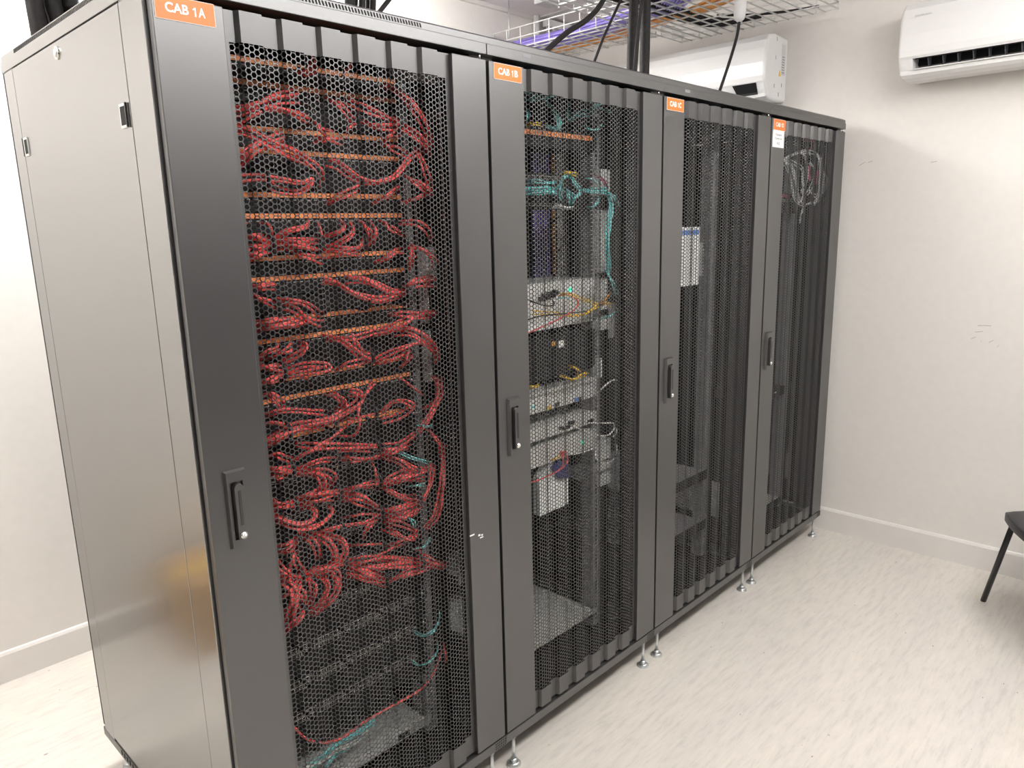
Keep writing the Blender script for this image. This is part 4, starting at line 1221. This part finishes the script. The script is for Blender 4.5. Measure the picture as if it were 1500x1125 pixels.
# cables in the trays
k = 0
for row in range(3):
    for c_ in range(8 - row):
        x = TX0 + .02 + c_ * .021 + row * .008
        z = ZT1 + .012 + row * .015
        kk = RR.uniform(-.004, .004)
        pts = [(x + kk, YB - .03, z - .0), (x + .01, 1.45, z + .002), (x + RR.uniform(-.008, .012), 1.15, z), (x + .005, .92, z + .012), (x - .02, .75, z + .014), (x - .08, .58, ZT + .018 + row * .015), (x - .35, .45 - c_ * .013, ZT + .016 + row * .015), (x - .9, .44 - c_ * .013, ZT + .016 + row * .015), (.6, .43 - c_ * .013, ZT + .016 + row * .015)]
        single('network_cable', M['purple_cable'], pts, .0068, 'purple network cable in the bunch filling the narrower wire tray', 'cable', 'purple cables in the overhead trays')
for c_ in range(5):
    x = TX0 + .215 + c_ * .016
    for row in range(2):
        z = ZT1 + .010 + row * .013
        pts = [(x, YB - .03, z), (x + .004, 1.4, z), (x + RR.uniform(-.003, .006), 1.1, z), (x - .01, .90, z + .01), (x - .03, .70, z + .012), (x - .05, .56, z + .01), (x - .25, .30 - c_ * .014, z + .008), (x - .9, .26 - c_ * .014, z + .006)]
        single('network_cable', M['orange_cable'], pts, .006, 'orange network cable along the right side of the narrower wire tray', 'cable', 'orange cables in the overhead trays')
for c_ in range(3):
    y = .70 - c_ * .05
    single('power_cable', M['black_cable'], [(1.0, y, ZT + .02), (1.8, y, ZT + .02), (2.5, y - .01, ZT + .02), (2.95, y - .05, ZT + .02), (3.06, y - .2, ZT + .02)], .011, 'thick black power cable lying in the wide wire tray toward the right wall', 'cable', 'black power cables lying in the wide wire tray')
single('power_cable', M['black_cable'], [(2.85, .52, ZT + .02), (2.95, .40, ZT + .014), (3.02, .25, ZT + .012), (3.05, .12, ZT + .012)], .006, 'thin black cable snaking at the wall end of the wide wire tray', 'cable')
# black conduits rising from the roofs
def riser(pxs, y, zb_, r, label, group, name='cable_sleeve', step=6):
    pts = [at_y(px, py, y) for px, py in pxs]
    p0 = pts[0].copy(); p0.z = zb_
    d = (pts[1] - pts[0])
    p0.x = pts[0].x - d.x / d.z * (pts[0].z - zb_)
    return single(name, M['black_cable'], [p0] + pts, r, label, 'cable', group, n=10, step=step)


YT = .30
p = lambda px: None
riser([(925, 95), (926, 60), (929, 0), (931, -40)], YT, ZTOP, .0175, 'thick black cable sleeve rising from the roof of CAB 1C, left of the pair', 'black sleeves rising from CAB 1C')
riser([(944, 100), (945, 60), (946, 0), (946, -40)], YT + .02, ZTOP, .0185, 'thick black cable sleeve rising from the roof of CAB 1C, right of the pair', 'black sleeves rising from CAB 1C')
riser([(932, 97), (936, 40), (941, 0), (944, -30)], YT - .05, ZTOP, .005, 'thin black cable running up between the two thick black sleeves', None, 'power_cable')
riser([(929, 98), (934, 45), (938, 10), (940, -30)], YT - .06, ZTOP, .004, 'thinnest black cable running up beside the left black sleeve', None, 'power_cable')
riser([(800, 74), (830, 48), (858, 30), (876, 12), (886, -5), (890, -20)], .35, ZTOP, .0095, 'thick black cable bowing up from the roof of CAB 1B to the tray', None, 'power_cable')
riser([(870, 92), (884, 55), (900, 20), (912, -5)], .35, ZTOP, .005, 'thin straight black cable rising left of the thick sleeves', None, 'power_cable')
c1 = riser([(1055, 131), (1068, 92), (1079, 55), (1084, 25)], .2, ZTOP, .006, 'thin black cable dangling from a white plug down to the roof of CAB 1C', None, 'power_cable')
a = at_y(1084, 14, .2)
mb = MB(); mb.tube([(a.x + .003, .2, a.z + .055), (a.x + .002, .2, a.z + .04), (a.x, .2, a.z - .01), (a.x - .003, .2, a.z - .035), (a.x - .004, .2, a.z - .048)], [.016, .024, .025, .021, .008], M['ac_grey'], 14)
tag(mb.build('power_connector', origin='base'), 'white power connector hanging under the wide wire tray', 'connector')
for k, (px, r) in enumerate(((512, .014), (521, .006), (530, .009), (541, .012), (546, .009))):
    riser([(px, 8), (px + 1, -20), (px + 3, -60)], .35 + .03 * (k % 2), ZTOP, r, 'black cable in the upright bunch on the roof of CAB 1A, %s from the left' % ORD[k], 'black cables rising from the roof of CAB 1A')
riser([(560, 12), (571, -2), (585, -22)], .30, ZTOP, .006, 'black cable leaning to the right beside the upright bunch on CAB 1A', None, 'power_cable')
for k, px in enumerate((51, 64, 78, 91, 104)):
    riser([(px + 5, 36 - k * 5), (px, 8), (px - 6, -30)], .72 + .04 * (k % 2), ZTOP, .019, 'thick black cable at the rear of the roof of CAB 1A, %s from the left' % ORD[k], 'thick black cables at the rear of CAB 1A')

# ------------------------------------------------------------------ air conditioners
def ac_profile(slot):
    A = [(0, .005), (0, .305), (.13, .31), (.185, .30), (.215, .272), (.228, .235), (.235, .17), (.236, .11), (.232, .085), (.226, .075)]
    if slot: A += [(.14, .100), (.120, .060), (.160, .038), (.205, .032)]
    else: A += [(.215, .05), (.205, .032)]
    A += [(.2, .016), (.18, .005), (.12, 0), (.06, 0)]
    return A


ACZ = 2.185


def air_con(yn, yf, label, slot):
    """yn nearer end, yf farther end (larger y); mounted on the right wall"""
    t = empty('air_conditioner', (XR - .115, (yn + yf) / 2, ACZ), label, 'air conditioner', 'white wall air conditioners')
    e_ = .045
    mb = MB()

    def P(d, z, y): return (XR - .0005 - d, y, ACZ + z)
    if slot:
        mb.prism([(XR - .0005 - d, ACZ + z) for d, z in ac_profile(True)], 'y', yn + e_, yf - e_, M['ac'])
        ends = ((yn, yn + e_), (yf - e_, yf))
    else:
        ends = ((yn, yf),)
    for a, c in ends:
        mb.prism([(XR - .0005 - d, ACZ + z) for d, z in ac_profile(False)], 'y', a, c, M['ac'])
    for (ya, yb) in ((yn, yn - .014), (yf, yf + .014)):
        A = ac_profile(False)
        n_ = len(A)
        rings = []
        for q in range(5):
            w_ = math.pi / 2 * q / 4
            k_ = 1 - .10 * (1 - math.cos(w_))
            rings.append([P(d * (1 - .07 * (1 - math.cos(w_))), .155 + (z - .155) * k_, ya + (yb - ya) * math.sin(w_)) for d, z in A])
        vs = [v for rg in rings for v in rg]
        fs = [(q * n_ + m_, q * n_ + (m_ + 1) % n_, (q + 1) * n_ + (m_ + 1) % n_, (q + 1) * n_ + m_) for q in range(4) for m_ in range(n_)]
        mb.add(vs, fs, M['ac'])
        mb.add(rings[-1], [tuple(range(n_))], M['ac'])
    body = mb.build('housing', t)
    if slot:
        mb = MB()
        for k in range(int((yf - yn - 2 * e_) / .055)):
            y = yf - e_ - .05 - k * .055
            mb.prism([(XR - .145, ACZ + .10), (XR - .13, ACZ + .05), (XR - .17, ACZ + .040), (XR - .195, ACZ + .075)], 'y', y - .0009, y + .0009, M['vane'])
        mb.build('louvre_vanes', t)
        mb = MB(); mb.box(XR - .1415, XR - .12, yn + e_, yf - e_, ACZ + .058, ACZ + .098, M['deep'])
        mb.prism([(XR - .20, ACZ + .0765), (XR - .139, ACZ + .099), (XR - .135, ACZ + .096), (XR - .19, ACZ + .0765)], 'y', yn + e_, yf - e_, M['deep'])
        mb.build('air_outlet', t)
        mb = MB(); mb.prism([(XR - .165, ACZ + .0385), (XR - .214, ACZ + .0315), (XR - .216, ACZ + .036), (XR - .168, ACZ + .0425)], 'y', yn + e_ + .003, yf - e_ - .003, M['ac']); mb.build('flap', t, bevel=.001)
        mb = MB()
        ym = yf - .075
        mb.text('SAMSUNG', .0095, M['pale_txt'], lambda u, v: (XR - .2275 - (.004 if v < 0 else 0) - .0025, ym - u, ACZ + .240 + v), width=.062)
        o = mb.build('lettering', t, fix=False)
    else:
        mb = MB()
        mb.box(XR - .22, XR - .2, yn + .03, yf - .03, ACZ + .066, ACZ + .0675, M['ac_grey'])
        # dark outlet opening near this end
        mb.build('panel_seam', t)
        mb = MB()
        ya, yb = yn + .03, yn + .155
        mb.add([P(.2315, .080, ya), P(.2315, .080, yb), P(.206, .028, yb - .02), P(.206, .028, ya - .0)], [(0, 1, 2, 3)], M['deep'])
        mb.add([P(.2160, .052, ya), P(.2160, .052, yb - .01), P(.2075, .029, yb - .02), P(.2075, .029, ya)], [(0, 1, 2, 3)], M['plastic'])
        mb.build('air_outlet', t)
        mb = MB()
        y = yn - .0148
        mb.box(XR - .06, XR - .022, y - .0006, y + .002, ACZ + .13, ACZ + .27, M['ac_grey'])
        for k in range(7): mb.box(XR - .055, XR - .028, y - .0009, y, ACZ + .138 + k * .012, ACZ + .142 + k * .012, M['grey_txt'])
        mb.build('rating_label', t)
        mb = MB(); mb.prism([(XR - .088, ACZ + .12), (XR - .062, ACZ + .12), (XR - .075, ACZ + .148)], 'y', y - .0006, y + .002, M['yellow']); tag(mb.build('warning_sticker', t), 'yellow warning triangle')
        for (d, z) in ((.12, .285), (.125, .20), (.13, .07), (.08, .035), (.05, .08)):
            mb = MB()
            mb.box(XR - d - .002, XR - d + .002, y - .0005, y + .002, ACZ + z - .009, ACZ + z + .009, M['grey_txt'])
            mb.build('end_slot', t)
    return t


air_con(-1.16, -.257, 'white wall air conditioner with a dark open louvre at the upper right', True)
air_con(.359, 1.26, 'white wall air conditioner behind the cabinets below the wire tray', False)
mb = MB(); mb.box(XR - .045, XR, .36, .43, 1.0, ACZ - .002, M['ac']); tag(mb.build('pipe_trunking', bevel=.004, origin='base'), 'white pipe trunking running down the wall below the farther air conditioner', 'trunking')

# ------------------------------------------------------------------ chair at the right edge
top = Vector((2.764, -.890, .43))
foot = Vector((2.900, -.794, 0))
av = (top - foot); av.z = 0
av.normalize()
bv = Vector((-av.y, av.x, 0))
if bv.y > 0: bv = -bv
t = empty('chair', foot + av * .3 + bv * .2, 'black plastic chair with straight black legs at the right edge', 'chair')


def cp(a_, b_, z): q = foot + av * a_ + bv * b_; return Vector((q.x, q.y, z))


for b_ in (0.0, .42):
    for (a0, a1) in ((0.0, .166), (.52, .36)):
        mb = MB(); mb.tube([cp(a0, b_, 0), cp(a1, b_, .435)], [.011, .011], M['plastic'], 12); mb.build('leg', t)
mb = MB()
# seat shell: rounded slab with rolled edge
ns, nb = 14, 14
def seatpt(i, j, zt):
    u, v = i / ns * 2 - 1, j / nb * 2 - 1
    # superellipse mapping of the square
    uu = u * math.sqrt(max(0, 1 - v * v * .22)); vv = v * math.sqrt(max(0, 1 - u * u * .22))
    r2 = max(abs(u), abs(v))
    dz = -.022 * max(0, (r2 - .72) / .28) ** 2 - .012 * (1 - r2 * r2)
    return cp(.345 + uu * .254, .21 + vv * .256, zt + dz)
vs = [seatpt(i, j, .472) for i in range(ns + 1) for j in range(nb + 1)] + [seatpt(i, j, .436) for i in range(ns + 1) for j in range(nb + 1)]
fs = []
N1 = (ns + 1) * (nb + 1)
for i in range(ns):
    for j in range(nb):
        q = i * (nb + 1) + j
        fs.append((q, q + 1, q + nb + 2, q + nb + 1))
        fs.append((N1 + q, N1 + q + nb + 1, N1 + q + nb + 2, N1 + q + 1))
for i in range(ns):
    for j in (0, nb):
        q = i * (nb + 1) + j
        fs.append((q, q + nb + 1, N1 + q + nb + 1, N1 + q))
for j in range(nb):
    for i in (0, ns):
        q = i * (nb + 1) + j
        fs.append((q, q + 1, N1 + q + 1, N1 + q))
mb.add(vs, fs, M['chair'], smooth=True)
mb.build('seat', t, bevel=.004)
mb = MB(); mb.cyl(cp(.20, .05, .460), (0, 0, 1), .004, .006, M['zinc'], 10); mb.build('screw', t)
mb = MB()
for b_ in (.09, .33): mb.tube(spline([cp(.50, b_, .44), cp(.56, b_, .5), cp(.59, b_, .62), cp(.62, b_, .78)], 5), .010, M['plastic'], 10)
mb.build('back_frame', t)
mb = MB()
vs = []
for i in range(9):
    for j in range(7):
        b_ = .0 + .42 * i / 8
        vs.append(cp(.585 + .035 * (1 - ((i - 4) / 4) ** 2) + .035 * j / 6, b_, .58 + .24 * j / 6))
for i in range(9):
    for j in range(7):
        b_ = .0 + .42 * i / 8
        vs.append(cp(.600 + .035 * (1 - ((i - 4) / 4) ** 2) + .035 * j / 6, b_, .58 + .24 * j / 6))
fs = []
for i in range(8):
    for j in range(6):
        q = i * 7 + j
        fs += [(q, q + 1, q + 8, q + 7), (63 + q, 63 + q + 7, 63 + q + 8, 63 + q + 1)]
for i in range(8):
    for j in (0, 6): q = i * 7 + j; fs.append((q, q + 7, 63 + q + 7, 63 + q))
for j in range(6):
    for i in (0, 8): q = i * 7 + j; fs.append((q, q + 1, 63 + q + 1, 63 + q))
mb.add(vs, fs, M['chair'], smooth=True)
mb.build('backrest', t)

# cardboard box standing left of the cabinets (seen mirrored in the side panel)
t = empty('cardboard_box', (-.75, 1.48, 0), 'brown cardboard box on the floor left of the cabinets', 'box')
mb = MB()
mb.box(-1.05, -.46, 1.30, 1.66, .0, .30, M['card'])
mb.build('box_body', t, bevel=.004)
mb = MB(); mb.box(-1.05, -.46, 1.45, 1.51, .3, .3006, M['yellow_cable']); mb.build('packing_tape', t)
print('RED CORDS', COUNT)
